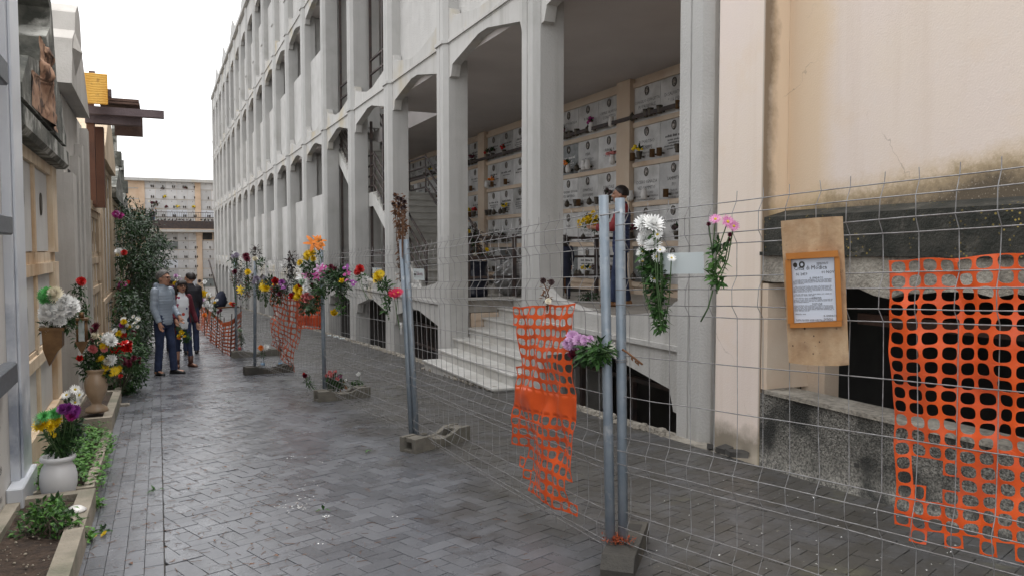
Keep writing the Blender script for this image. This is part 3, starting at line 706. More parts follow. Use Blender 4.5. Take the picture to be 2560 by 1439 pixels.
# low rough wall
m=MB(); n1,n2=120,10
G=[]
for i in range(n1+1):
    y=-6+(4.867+6)*i/n1; zt=.37; zb=gz(y)-.1
    G.append([(4.505+noise.noise(Vector((y*9,k*2.1,3)))*.012,y,zb+(zt-zb)*k/n2) for k in range(n2+1)])
vs=[p for r in G for p in r]; m.add(vs,[(i*(n2+1)+k,(i+1)*(n2+1)+k,(i+1)*(n2+1)+k+1,i*(n2+1)+k+1) for i in range(n1) for k in range(n2)],True)
part('low_wall',m,M_pebble,PB)
m=MB(); m.box((4.485,-6,.371),(4.78,4.80,.405)); part('wall_cap',m,M_rubble,PB)
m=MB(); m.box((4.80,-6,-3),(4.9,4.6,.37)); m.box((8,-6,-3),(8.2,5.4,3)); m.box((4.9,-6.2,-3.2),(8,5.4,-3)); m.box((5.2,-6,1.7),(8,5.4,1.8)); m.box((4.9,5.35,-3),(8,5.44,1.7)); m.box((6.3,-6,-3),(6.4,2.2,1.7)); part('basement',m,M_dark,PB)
m=MB(); m.box((5.3,-5,.93),(5.4,4.6,1.02)); m.box((5.3,1.9,-3),(5.42,2.02,.929)); part('inner_beam',m,M_plank,PB)
m=MB(); m.box((4.4986,4.50,.19),(4.5036,4.58,.25)); m.box((4.4916,3.86,.0),(4.4966,3.9,.03)); part('drain_hole',m,M_dark,PB)
# broken pavers lying at the foot of the pier
for i,(u,v,rz,lab) in enumerate([(1815,1128,.3,'broken grey paver lying nearest the concrete pilaster foot'),(1845,1140,-.3,'broken grey paver lying between two others at the peach pier foot'),(1775,1122,1.0,'small paver chip lying against the concrete pilaster')]):
    p=at_g(u,v); m=MB(); s=.5 if i==2 else 1
    m.prism([(-.1*s,-.05*s),(.07*s,-.05*s),(.1*s,.01),(.05*s,.05*s),(-.1*s,.045*s)],'z',0,.045)
    o=part('broken_paver',m,M_joint); o.location=p+Vector((0,0,.004)); o.rotation_euler=(.05,.1*i,rz); tag(o,lab,'paver')
# ------------------------------------------------------------------ far building of niches closing the street
YB=74.0
def by(u,v,d=0): return at_y(u,v,YB+d)
FB=thing('niche_building','far two-storey wall of burial niches with a balcony closing the street','building',(1.5,YB,-2.9))
M_fpeach=mat('far_peach',srgb('#d3b79c'),srgb('#d9c2aa'),1.2,srgb('#bba186'),.5,.5,.7,rough=.9)
M_fslab=mat('far_slab',(.60,.59,.58),(.53,.52,.51),2,rough=.6,vary=.16)
M_fslabd=mat('far_slab_dark',(.15,.17,.165),(.2,.215,.21),3,rough=.5,vary=.1)
M_fslabw=mat('far_slab_white',(.62,.64,.68),rough=.5)
zt=by(430,446).z; zb=by(430,572).z; zg=-3.6
m=MB(); m.box((-9,YB+.9,zb),(14,YB+4,zt-.25)); m.box((-9,YB,zg),(14,YB+.899,zb-.3)); part('wall',m,M_fpeach,FB)
m=MB(); m.box((-9,YB+.35,zt-.25),(14,YB+4.2,zt)); part('cornice',m,M_conc2,FB)
m=MB(); m.box((-9,YB-1.1,zb-.3),(14,YB+.899,zb-.08)); part('balcony_slab',m,M_conc2,FB)
m=MB(); z=by(430,556).z; m.box((-9,YB-1.14,zb-.02),(14,YB-1.05,z+.1)); part('balcony_beam',m,M_iron,FB)
m=MB()
for zz in (z+.42,z+.85): m.tube([(-8,YB-1.08,zz),(14,YB-1.08,zz)],.025,5)
x=-8
while x<14: m.tube([(x,YB-1.08,z+.1),(x,YB-1.08,z+.85)],.012,4,False); x+=.14
part('balcony_railing',m,M_iron,FB)
cxs=[by(495,520,.9).x]
for cx in (cxs[0],cxs[0]-4.55,cxs[0]+4.55,cxs[0]-9.1):
    m=MB(); m.box((cx-.24,YB+.78,zb),(cx+.24,YB+.899,zt-.25)); part('upper_pillar',m,M_fpeach,FB)
    m=MB(); m.box((cx-.23,YB-.14,zg),(cx+.23,YB-.001,zb-.31)); m.box((cx-.27,YB-.3,zb-.55),(cx+.27,YB-.141,zb-.31)); part('lower_pillar',m,M_fpeach,FB)
fr=random.Random(21); cx=cxs[0]; nsl=0
UR=[by(430,v,.9).z for v in (453,473,499,523,545,566)]
LR=[by(430,v).z for v in (580,602,624.5,648,672,695.5,719,743)]
vlist=[]
for (rows,yy,up) in ((UR,YB+.9,True),(LR,YB,False)):
    for i in range(len(rows)-1):
        z1=rows[i]-.05; z0=rows[i+1]+.05
        m=MB(); m.box((-8.9,yy-.03,rows[i+1]-.035),(13.9,yy-.002,rows[i+1]+.035)); part('ledge',m,M_conc2 if i else M_conc,FB)
        for seg in (0,1):
            a=cx-4.31 if seg==0 else cx+.25; n=5 if seg==0 else 2; w=.86 if seg==0 else .9
            for k in range(n):
                xa=a+k*w
                m=MB(); m.box((xa+.006,yy-.02,z0),(xa+w-.006,yy-.001,z1))
                mt=M_fslab
                if not up and ((i==1 and k<3 and seg==0) or (i==5 and k<3 and seg==0) or (i==5 and seg==1)): mt=M_fslabd
                if (up and i==3 and k in (2,3) and seg==0) or (up and i==3 and seg==1) or (not up and i==3 and k in(1,2)and seg==0) or (not up and i==5 and k==4 and seg==0): mt=M_fslabw
                if not up and i==0 and seg==1:
                    m=MB(); m.box((xa+.05,yy-.02,z0+.05),(xa+w-.05,yy-.001,z1)); part('dark_opening',m,M_dark,FB); continue
                o=part('slab',m,mt,FB); 
                if nsl<85:
                    t=MB(); t.ell((xa+w/2,yy-.025,z1-.12),(.035,.012,.05),seg=8,rings=5)
                    pass
                    part('portrait',t,M_photo if mt!=M_fslabd else M_fslabw,o,norm=False)
                nsl+=1
                vlist.append((xa,w,yy,z0,i,up,seg))
vm=MB(); vm.lathe([(.025,0),(.045,.02),(.055,.10),(.04,.20),(.02,.24)],seg=8); vme=vm.mesh('niche_vase',[M_bronze]); fixn(vme)
vm2=MB(); vm2.lathe([(.025,0),(.03,.02),(.05,.16),(.055,.21),(.03,.215)],seg=8); vme2=vm2.mesh('niche_vase',[M_bronze]); fixn(vme2)
for (xa,w,yy,z0,i,up,seg) in vlist:
    two=fr.random()<.55; od=['first','second','third','fourth','fifth','sixth','seventh']
    for f in ((.62,.8) if two else (.7,)):
        if fr.random()<.1: continue
        o=link('niche_vase',vme if fr.random()<.5 else vme2); o.location=(xa+w*f,yy-.12,z0+.04)
        wd=((' left' if f<.7 else ' right') if two else ''); sl_=od[int(round((cx-.24-xa)/.86))-1] if seg==0 else od[int(round((xa-cx-.25)/.9))]
        tag(o,'tiny%s vase, %s row of %s storey, %s slab %s of far pillar'%(wd,od[i],'upper' if up else 'lower',sl_,'left' if seg==0 else 'right'),'vase','vases on the far niche building')
for (u,v,c) in [(414,492,'yellow'),(443,517,'yellow'),(485,517,'yellow'),(417,517,'burg'),(408,471,'dead'),(467,470,'burg')]:
    p=by(u,v,.75); rng=random.Random(u); m=tuft(c,rng,16,.16)
    o=part('flower_bunch',m,[P[c],M_leaf[1]]); o.location=p-Vector((0,0,.1)); tag(o,'%s flower bunch on the far upper niche wall, %s'%({'yellow':'yellow','burg':'burgundy','dead':'withered'}[c],{414:'in the second row',443:'beside the man on the balcony',485:'beside the pillar',417:'small and low',408:'in the top row near the middle',467:'in the top row near the pillar'}[u]),'flowers')
# pots along the balcony foot
for u in range(396,535,9):
    if 480<u<500: continue
    p=by(u,553,-.95); rng=random.Random(u); m=tuft('green',rng,10,.13); o=part('balcony_plant',m,[P['dead'],M_leaf[0]]); o.location=p; tag(o,'small dark potted plant lined up along the far balcony edge','plant','plants along the far balcony')
# leaning pole in front of the far end of the gallery
m=MB(); a=at_y(522,650,62); b=at_y(545,735,60); m.tube([a,b],.05,6); solo('leaning_pole',m,M_iron,'dark pole leaning by the far end of the concrete gallery','pole')
# ------------------------------------------------------------------ left row of tombs
def yz(l,X): return [(p.y,p.z) for p in (at_x(u,v,X) for u,v in l)]
# nearest marble tomb
T1=thing('marble_tomb','pale marble tomb with blue-veined pilaster and grey granite ledges at the left edge','tomb',(-1.2,4.5,-.2))
m=MB(); m.box((-3,2.0,-.6),(-.92,6.40,6.5)); part('wall',m,M_slabg,T1)
m=MB(); m.box((-.919,5.97,-.3),(-.868,6.395,6.5)); m.box((-.867,6.03,-.3),(-.85,6.395,6.5),bev=.004); part('pilaster',m,M_bmarb,T1)
m=MB(); m.box((-.918,5.77,-.6),(-.822,6.41,.01),bev=.008); part('pilaster_base',m,M_bmarb,T1)
for z0,z1 in ((2.58,2.73),(1.64,1.76),(.69,.83),(-.30,-.16)):
    m=MB(); m.box((-.918,3.2,z0),(-.835,5.80,z1),bev=.01); part('granite_ledge',m,M_granite,T1)
m=MB()
for (s,y,z,sz) in (('VO',5.60,1.37,.12),('E',5.60,1.22,.10),('1936',5.62,1.09,.07),('ANNO',5.66,.40,.12),('IA',5.62,.27,.10),('1928',5.66,.15,.07),('CARA',5.64,-.02,.05),('LA SPOSA',5.66,-.09,.05)):
    text_into(m,s,(-.9165,y,z),(0,1,0),(0,0,1),sz,'RIGHT')
part('lettering',m,M_letter,T1,norm=False)
m=MB(); m.tube([(-.91,5.38+.1*math.cos(a*.314),.56+.13*math.sin(a*.314)) for a in range(21)],.012,6,False); part('portrait_ring',m,M_bronze,T1)
# yellow tomb with black stepped pediment
T2=thing('yellow_tomb','weathered yellow limestone tomb with blackened stepped pediment holding a terracotta relief','tomb',(-1.2,8,-.3))
def front(T,Xf,Y0_,Y1_,regs,M_,M_slab,npan=2,pil=.32,rec=.07,mull=.09,lab='wall'):
    m=MB()
    zb=gz(Y1_)-.3; zt=regs[-1][1]
    m.box((-3,Y0_,zb),(Xf-rec-.002,Y1_,zt)); 
    for (z0,z1) in regs:
        m.box((Xf-rec,Y0_,z0),(Xf,Y0_+pil,z1)); m.box((Xf-rec,Y1_-pil,z0),(Xf,Y1_,z1))
        w=(Y1_-Y0_-2*pil)/npan
        for k in range(1,npan): y=Y0_+pil+w*k; m.box((Xf-rec,y-mull/2,z0),(Xf-.02,y+mull/2,z1))
        m.box((Xf-rec,Y0_+pil,z1-.10),(Xf-.012,Y1_-pil,z1))
    for a,b in zip(regs[:-1],regs[1:]): m.box((Xf-rec-.001,Y0_-.01,a[1]+.001),(Xf-.035,Y1_+.01,b[0]-.001))
    m.box((Xf-rec,Y0_,zb),(Xf+.02,Y1_,regs[0][0]-.001))
    part(lab,m,M_,T)
    for (z0,z1) in regs:
        w=(Y1_-Y0_-2*pil)/npan
        for k in range(npan):
            y=Y0_+pil+w*k
            m=MB(); m.box((Xf-rec,y+mull/2+.002,z0+.01),(Xf-rec+.025,y+w-mull/2-.002,z1-.105)); o=part('slab',m,M_slab,T)
            if (z1-z0)>.6:
                r=MB(); c=(Xf-rec+.03,y+w/2,z1-.42); r.tube([(c[0],c[1]+.05*math.cos(a*.5236),c[2]+.10*math.sin(a*.5236)) for a in range(13)],.008,5,False); r.ell(c,(.006,.045,.09),seg=10,rings=6); part('portrait',r,M_bronze,o)
front(T2,-.955,6.47,9.42,[(.02,.62),(.66,1.42),(1.52,2.395)],M_yel,M_slabg,pil=.38)
m=MB(); m.prism([(-2.8,2.40),(-.88,2.40),(-.845,2.44),(-.845,2.58),(-.90,2.64),(-2.8,2.64)],'y',6.46,9.52); part('cornice',m,M_lich,T2)
m=MB(); pp=yz([(97,258),(95,176),(114,160),(114,94),(125,68),(124,20)],-.86)
pp=[(6.55,2.642),(6.55,2.75)]+pp[1:]+[(7.95,3.95),(8.25,4.15),(8.55,3.75),(8.75,3.2),(9.15,3.05),(9.25,2.85),(9.5,2.75),(9.5,2.642)]
pp[2]=(6.9,pp[2][1])
m.prism(pp,'x',-2.6,-.86); part('pediment',m,M_lich,T2)
m=MB(); G=[]; NI,NJ=22,34
for i in range(NI):
    row=[]
    for j in range(NJ):
        fy=i/(NI-1); fz=j/(NJ-1); z=2.66+(3.32-2.66)*fz
        yl_=7.0 if fz<.42 else 7.0+min(1,(fz-.42)/.06)*.5; yr_=8.62-.55*fz-(.12 if fz>.9 else 0)
        y=yl_+(yr_-yl_)*fy; yc_=7.95; b_=max(0,1-abs(y-yc_-.10*math.sin(fz*6))/.36); hd=max(0,1-math.hypot((y-8.0)/.13,(z-3.24)/.11)); ch=max(0,1-math.hypot((y-7.75)/.2,(z-3.02)/.14))
        dx=.006+.04*b_**.5*(fz<.70)+.06*hd**.5+.045*ch**.6+.02*noise.noise(Vector((y*8,z*13,1)))+.014*noise.noise(Vector((y*20,z*9,4)))
        row.append((-.86+max(.003,dx),y,z))
    G.append(row)
vsx=[p for r in G for p in r]; m.add(vsx,[(i*NJ+j,(i+1)*NJ+j,(i+1)*NJ+j+1,i*NJ+j+1) for i in range(NI-1) for j in range(NJ-1)],True)
part('relief_figure',m,M_terra,T2)
# grey gabled chapel
T3=thing('grey_chapel','plain grey concrete chapel tomb with a faceted stepped gable, beyond the yellow tomb','tomb',(-1.2,10.8,-.4))
gp=yz([(179,208),(181,97),(187,77),(188,32),(194,14),(199,40),(202,85),(204,128),(211,185),(224,297)],-.80)
m=MB(); m.prism(gp,'x',-3.2,-.80)
part('gable',m,M_grey,T3)
m=MB(); y0,y1=at_x(176,400,-.88).y,12.62
ztop=gp[0][1]
m.box((-3,y0,-.9),(-.95,y1,3.3)); 
for a,b in ((y0,y0+.42),(y0+.72,y0+.98),(y0+1.30,y0+1.56),(y1-.34,y1)): m.box((-.949,a,-.9),(-.86,b,2.42+(a-y0)*.37))
m.box((-.949,y0+.421,-.9),(-.90,y1-.341,.5)); m.box((-.949,y0+.421,1.15),(-.90,y1-.341,1.45))
part('wall',m,M_grey,T3)
m=MB(); a=at_x(150,105,-.79) ; 
m.add([(-.799,9.75,3.75),(-.799,10.05,4.0),(-.799,10.05,3.5),(-.72,10.0,3.75)],[(0,3,1),(0,2,3),(1,3,2)]); part('gable_facet',m,M_grey,T3)
for y in (y0+.43,y0+1.0):
    m=MB(); m.box((-.948,y,1.46),(-.943,y+.27,2.5)); part('slot',m,M_dark,T3)
# low tan tomb carrying the timber platform
T4=thing('tan_tomb','low tan tomb with narrow paired openings carrying a timber platform','tomb',(-1.2,13.8,-.5))
front(T4,-.90,12.65,15.2,[(.1,.95),(1.02,1.42),(1.5,2.15)],M_tan,M_slabg,3,pil=.4)
m=MB(); m.box((-2.8,12.63,2.151),(-.88,15.22,2.28)); part('coping',m,M_tan,T4)
# timber platform
TP=thing('timber_platform','brown timber props and beams with a yellow shuttering panel jutting from the tomb row','scaffold',(-.8,13.3,2.3))
def ybox(m,u0,v0,u1,v1,Y,d):
    a=at_y(u0,v1,Y); b=at_y(u1,v0,Y); m.box((a.x,Y,a.z),(b.x,Y+d,b.z))
m=MB(); ybox(m,235,318,258,518,13.6,.22); ybox(m,221,258,234,512,13.3,.18); 
part('prop',m,M_redwd,TP)
m=MB(); ybox(m,236,281,410,297,13.15,.10) if False else None
a=at_y(236,284,13.1); b=at_y(410,279,13.1); c=at_y(410,296,13.1)
m.box((-.95,13.1,c.z),(b.x,13.22,b.z+.01)); part('beam',m,M_purp,TP)
m=MB(); c=at_y(353,316,13.3); m.box((-.95,13.25,c.z),(c.x,13.40,c.z+.17)); part('beam',m,M_purp,TP)
m=MB(); c=at_y(350,272,13.3); m.box((-.75,13.1,c.z+.02),(c.x,14.2,c.z+.05)); m.box((-.7,13.1,c.z+.06),(c.x-.01,14.3,c.z+.10)); m.box((-.6,14.25,c.z-.3),(c.x+.02,14.35,c.z+.02)); part('plank',m,M_plank,TP)
a=at_y(211,258,12.85); b=at_y(268,186,12.85); m=MB(); m.box((a.x,12.85,a.z),(b.x,12.89,b.z),bev=.006); part('shuttering_panel',m,M_yply,TP)
a=at_y(266,243,12.95); m=MB(); m.box((a.x-.3,12.9,a.z),(a.x+.07,12.98,a.z+.11)); m.box((-.86,12.9,b.z-.3),(-.78,12.96,b.z+.04)); part('batten',m,M_purp,TP)
# further tombs
def far_tomb(y0,y1,h,peak,M_,label,cross=None,lich=False,X=-.88):
    T=thing('stone_tomb',label,'tomb',(-1.2,(y0+y1)/2,gz((y0+y1)/2)))
    g=gz(y0); front(T,X,y0,y1,[(g+.45,g+1.25),(g+1.33,g+h-.02)],M_,M_slabg,3,pil=.35)
    ym=(y0+y1)/2; m=MB(); z=g+h
    m.prism([(y0-.06,z),(y1+.06,z),(y1+.06,z+.22),(ym+.55,z+peak*.8),(ym+.2,z+peak),(ym-.2,z+peak),(ym-.55,z+peak*.8),(y0-.06,z+.22)],'x',-2.6,X+.08)
    part('gable',m,M_lich if lich else M_,T)
    if cross:
        m=MB(); zc=z+peak; m.box((X-.17,ym-.22,zc+.002),(X+.13,ym+.22,zc+.35)); m.box((X-.06,ym-.06,zc+.351),(X+.04,ym+.06,zc+cross)); m.box((X-.055,ym-.28,zc+cross*.68),(X+.035,ym+.28,zc+cross*.68+.13)); part('cross',m,M_lich,T)
far_tomb(15.4,18.9,3.75,1.1,M_tan,'tan stone tomb with a plain gable, just behind the brown timber props')
far_tomb(19.1,23.0,3.45,.85,M_tan,'lichen-blackened stone tomb topped by the taller dark cross',1.1,True)
far_tomb(23.2,27.2,3.5,.6,M_yel,'weathered tomb topped by the small farther cross',.95,True)
far_tomb(27.4,31.5,3.2,.8,M_tan,'pale gabled tomb mostly hidden behind the dark evergreen bush',None,True)
far_tomb(31.7,36,3.2,.7,M_grey,'farthest grey tomb of the row behind the bush',None)
m=MB(); m.box((-3,36.2,-3),(-.9,73,1.2)); solo('tomb_row_wall',m,M_tan,'low tan wall continuing the tomb row behind the bush','wall')
# ------------------------------------------------------------------ planters
def planter(x0,x1,y0,y1,h,w,name,label,fill='soil',hz=None):
    T=thing(name,label,'planter',((x0+x1)/2,(y0+y1)/2,gz((y0+y1)/2)))
    m=MB()
    def bx(a,b,c,d,hh=h):
        n=max(1,int(abs(d-c)/.4)); 
        for i in range(n):
            ya=c+(d-c)*i/n; yb=c+(d-c)*(i+1)/n
            vs=[(a,ya,gz(ya)-.05),(b,ya,gz(ya)-.05),(b,yb,gz(yb)-.05),(a,yb,gz(yb)-.05),(a,ya,gz(ya)+hh),(b,ya,gz(ya)+hh),(b,yb,gz(yb)+hh),(a,yb,gz(yb)+hh)]
            m.add(vs,[(4,5,6,7),(1,2,6,5),(3,0,4,7)]+([(0,1,5,4)] if i==0 else [])+([(2,3,7,6)] if i==n-1 else []))
    bx(x1-w,x1,y0,y1); bx(x0,x0+w*.8,y0,y1); bx(x0+w*.8,x1-w,y1-w,y1); bx(x0+w*.8,x1-w,y0,y0+w)
    part('rim',m,M_stone,T)
    s=MB(); n=16; k2=8
    vs=[]
    for i in range(n+1):
        for k in range(k2+1):
            y=y0+w*.5+(y1-y0-w)*i/n; x=x0+w*.4+(x1-x0-w*.9)*k/k2
            vs.append((x,y,gz(y)+h-.045+noise.noise(Vector((x*7,y*7,0)))*.03))
    s.add(vs,[(i*(k2+1)+k,(i+1)*(k2+1)+k,(i+1)*(k2+1)+k+1,i*(k2+1)+k+1) for i in range(n) for k in range(k2)],True)
    part('soil',s,M_soil,T); return T
planter(-.92,-.42,3.3,5.92,.15,.10,'stone_planter','stone-rimmed planter of bare soil nearest the camera at the left')
planter(-.94,-.45,6.18,8.5,.10,.07,'stone_planter','mossy stone planter overgrown with bright ground cover behind the white vase')
planter(-.92,-.47,8.95,11.2,.16,.09,'stone_planter','beige stone planter carrying the beige marble vase')
planter(-.92,-.49,11.5,20,.12,.08,'stone_planter','long planter of rose shrubs beside the standing couple')
# pebbles and bits on the near soil
m=MB(); rr=random.Random(9)
for i in range(110):
    y=rr.uniform(3.6,5.7);x=rr.uniform(-.8,-.54); k=rr.random()**3; m.ell((x,y,gz(y)+.11),(.003+.009*k,.003+.011*k,.003+.005*k),seg=6,rings=4,smooth=False)
solo('soil_pebbles',m,M_stone,'small pebbles and bark bits strewn on the planter soil','pebbles',kind='stuff')
# ------------------------------------------------------------------ leaves
def leaves(mb,c,r,n,L,rng,mats=2,droop=.3,shell=.35,W=.45,out=True):
    c=Vector(c); r=Vector(r)
    for i in range(n):
        while True:
            p=Vector((rng.uniform(-1,1),rng.uniform(-1,1),rng.uniform(-1,1)))
            if shell<=p.length<=1: break
        q=Vector((p.x*r.x,p.y*r.y,p.z*r.z))
        d=(p+Vector((rng.gauss(0,.5),rng.gauss(0,.5),rng.gauss(0,.5)-droop))).normalized()
        mb.m=rng.randrange(mats); l=L*rng.uniform(.6,1.3)
        mb.leaf(c+q,d,Vector((rng.gauss(0,.4),rng.gauss(0,.4),1)),l,l*W,.12,.15)
# evergreen bush against the tombs
BU=thing('evergreen_bush','tall dark evergreen bush growing against the tomb row behind the couple','bush',(-.45,20.5,gz(20.5)))
bm_=MB(); rb=random.Random(12)
for i in range(9):
    x=rb.uniform(-.7,-.3); bm_.tube([(x,20.5+rb.uniform(-1,1),gz(20.5)),(x+rb.uniform(-.2,.3),20.5+rb.uniform(-1.5,1.5),gz(20.5)+1.2),(x+rb.uniform(-.3,.5),20.5+rb.uniform(-2,2),gz(20.5)+2.6)],[.04,.03,.012],6)
part('trunk',bm_,M_bark,BU)
lm=MB(); cl=[]
for i in range(64):
    t=rb.random(); y=rb.uniform(17.6,23.5); z=gz(20.5)+.2+2.9*t**.9; wd=.62*(1-abs(t-.45)*.95)
    x=-.62+rb.uniform(-.3,1)*wd+.10; cl.append((x,y,z))
for (u,v) in [(395,600),(400,640),(385,610),(375,585),(330,560),(345,590),(350,640),(330,620),(360,690),(340,740),(325,690),(312,640),(310,585),(330,530),(318,560),(370,640),(380,660),(405,620),(390,690),(350,555)]:
    p=at_y(u,v,rb.uniform(18.5,21.5)); cl.append(tuple(p))
for c in cl: 
    rr_=rb.uniform(.22,.42); leaves(lm,c,(rr_*.8,rr_*1.1,rr_),int(150*rr_/.3),.085,rb,3,.2,.2,.42)
part('crown',lm,[M_leaf[0],M_leaf[0],M_leaf[3]],BU,norm=False)
# sparse light sprays reaching up at the top of the bush
def plant(name,label,cat,balls,n,L,mats,seed,stems=True,group=None,W=.45,droop=.3):
    rng=random.Random(seed); base=Vector(balls[0][0]); g=gz(base.y); T=thing(name,label,cat,(base.x,base.y,g),group)
    m=MB(); tot=sum(b[1] if not isinstance(b[1],tuple) else sum(b[1])/3 for b in balls)
    for c,r in balls:
        rv=(r,r,r) if not isinstance(r,tuple) else r
        leaves(m,c,rv,max(6,int(n/len(balls))),L,rng,len(mats),droop,.15,W)
    part('foliage',m,mats,T,norm=False)
    if stems:
        s=MB()
        for c,r in balls:
            c=Vector(c); b=Vector((base.x+rng.uniform(-.06,.06),c.y+rng.uniform(-.1,.1),g+.05)); b=Vector((base.x,base.y,g+.03)); s.tube([b,(b+c)/2+Vector((rng.uniform(-.04,.04),rng.uniform(-.04,.04),.05)),c],[.008,.006,.004],5)
        part('stems',s,M_bark,T)
    return T
plant('rose_shrub','young bright green rose plant growing in the bare soil planter','plant',[(tuple(at_y(u,v,5.25+.25*math.sin(u))),r*.8) for u,v,r in [(130,1290,.10),(150,1310,.12),(120,1330,.12),(90,1320,.10),(160,1280,.08),(175,1310,.07),(85,1345,.09),(140,1262,.07),(110,1300,.1),(180,1330,.06),(70,1300,.09),(60,1340,.08),(150,1345,.08),(100,1270,.07)]],1000,.045,[M_leaf[1],M_leaf[2],M_leaf[0]],31)
m=MB(); rg2=random.Random(8)
for i in range(1500):
    y=rg2.uniform(6.2,8.45); x=rg2.uniform(-.86,-.50); h=rg2.uniform(.02,.12); m.m=0 if rg2.random()<.3 else 1
    if rg2.random()<.13: x=rg2.uniform(-.5,-.40); h=rg2.uniform(-.05,.05)
    d=Vector((rg2.gauss(0,1),rg2.gauss(0,1),rg2.uniform(0,.7))); m.leaf((x,y,gz(y)+.08+h),d,Vector((0,0,1)),rg2.uniform(.025,.06),rg2.uniform(.025,.045))
for i in range(70):
    y=rg2.choice([rg2.gauss(5.95,.05),rg2.gauss(5.2,.05)]); x=rg2.uniform(-.46,-.38); d=Vector((rg2.gauss(0,1),rg2.gauss(0,1),1)); m.leaf((x,y,gz(y)+rg2.uniform(0,.05)),d,Vector((0,0,1)),.04,.03)
solo('ground_cover',m,[M_leaf[1],M_leaf[2]],'bright green low ground cover filling the mossy planter and spilling over its rim','ground cover',kind='stuff',norm=False)
def shrub(name,label,lst,Ya,Yb,n,L,mats,seed,stems=True):
    rq=random.Random(seed); return plant(name,label,'shrub',[(tuple(at_y(u,v,rq.uniform(Ya,Yb))),r) for (u,v,r) in lst],n,L,mats,seed,stems)
shrub('rose_shrub','dark leafy rose shrub with small red blooms beyond the beige urn',[(300,900,.2),(322,890,.2),(340,905,.18),(310,940,.2),(335,940,.18),(318,968,.16),(295,955,.18),(342,880,.16),(348,935,.1),(326,985,.1),(285,880,.16),(305,865,.16),(330,862,.16),(300,985,.1)],11.3,12.6,2600,.06,[M_leaf[0],M_leaf[1],M_leaf[0]],41)
shrub('rose_shrub','tall loose rose shrub under the evergreen bush with white blossoms',[(320,830,.25),(338,800,.25),(312,790,.22),(345,840,.25),(330,770,.25),(352,868,.2),(342,856,.2),(325,745,.22),(312,760,.2),(345,815,.2)],14,16.5,1500,.075,[M_leaf[0],M_leaf[3]],43)
shrub('leafy_spray','thin leafy spray with drooping leaves beside the bronze holder',[(212,790,.05),(206,815,.07),(200,840,.06),(215,770,.04)],8.6,8.8,90,.06,[M_leaf[0],M_leaf[0]],44,False)
shrub('climbing_plant','thin climbing plant with few leaves up the tomb wall near the bush',[(300,745,.10),(306,720,.12),(296,770,.10),(302,700,.08),(292,800,.08)],14,15,150,.07,[M_leaf[0],M_leaf[1]],45,False)
# vases
def lathe_thing(name,label,cat,loc,prof,M_,seg=28,nm='body'):
    T=thing(name,label,cat,loc); m=MB(); m.lathe(prof,seg=seg); o=part(nm,m,M_,T,local=True); return T
p=at_g(155,1250,.0); VW=Vector((-.655,6.07,gz(6.07)+.01))
lathe_thing('marble_vase','round white marble vase in front of the ground cover planter','vase',VW,[(0.0658, 0.0), (0.0774, 0.0205), (0.0968, 0.0818), (0.1146, 0.1637), (0.1161, 0.2251), (0.1022, 0.2814), (0.0851, 0.3069), (0.0867, 0.3223), (0.1068, 0.3325), (0.1122, 0.3499), (0.1045, 0.3642), (0.0914, 0.3601), (0.0851, 0.3274)],M_wmarb,36)
VB=Vector((-.64,9.45,gz(9.45)+.16))
lathe_thing('marble_vase','tall beige marble urn on its foot, on the beige planter','vase',VB,[(0.1131, 0.0), (0.117, 0.018), (0.1014, 0.045), (0.0546, 0.0765), (0.0468, 0.0945), (0.0663, 0.1215), (0.1053, 0.216), (0.117, 0.297), (0.1053, 0.369), (0.0819, 0.4095), (0.078, 0.4275), (0.0975, 0.4455), (0.1014, 0.4635), (0.0858, 0.468), (0.078, 0.432)],M_beige,32)
# bronze flower holder on the yellow tomb
YH=7.15
HB_=thing('bronze_flower_holder','bronze wall holder of pointed box shape fixed to the yellow tomb','flower holder',at_y(125,860,YH))
m=MB(); pl=[(at_y(u,v,YH).x,at_y(u,v,YH).z) for u,v in ((106,818),(158,818),(158,864),(146,876),(126,912),(110,872))]
m.prism(pl,'y',YH-.07,YH+.09)
pl=[(at_y(u,v,YH).x,at_y(u,v,YH).z) for u,v in ((101,816),(163,816),(163,824),(101,824))]; m.prism(pl,'y',YH-.085,YH+.105)
part('box',m,M_bronze2,HB_)
YL=7.75
L2=thing('grave_lantern','small bronze grave lantern with glass sides on the yellow tomb beside the flower holder','lantern',at_y(182,850,YL))
q=lambda u,v: at_y(u,v,YL)
a=q(164,0).x; b=q(199,0).x; z0,z1,z2=q(180,876).z,q(180,852).z,q(180,800).z
m=MB(); m.prism([(a,z1),(b,z1),(b-.03,z0+.02),((a+b)/2,z0-.03),(a+.03,z0+.02)],'y',YL-.07,YL+.07)
for x in (a+.02,b-.02):
    for y in (YL-.06,YL+.06): m.tube([(x,y,z1),(x,y,z2)],.009,5)
m.box((a,YL-.08,z2),(b,YL+.08,z2+.02)); m.tube([((a+b)/2,YL,z2+.02),((a+b)/2,YL,z2+.07)],.02,8); part('frame',m,M_bronze2,L2)
M_glass=mat('lantern_glass',(.55,.62,.62),rough=.1,alpha=.45)
m=MB(); m.box((a+.03,YL-.055,z1+.002),(b-.03,YL+.055,z2-.002)); part('glass',m,M_glass,L2)
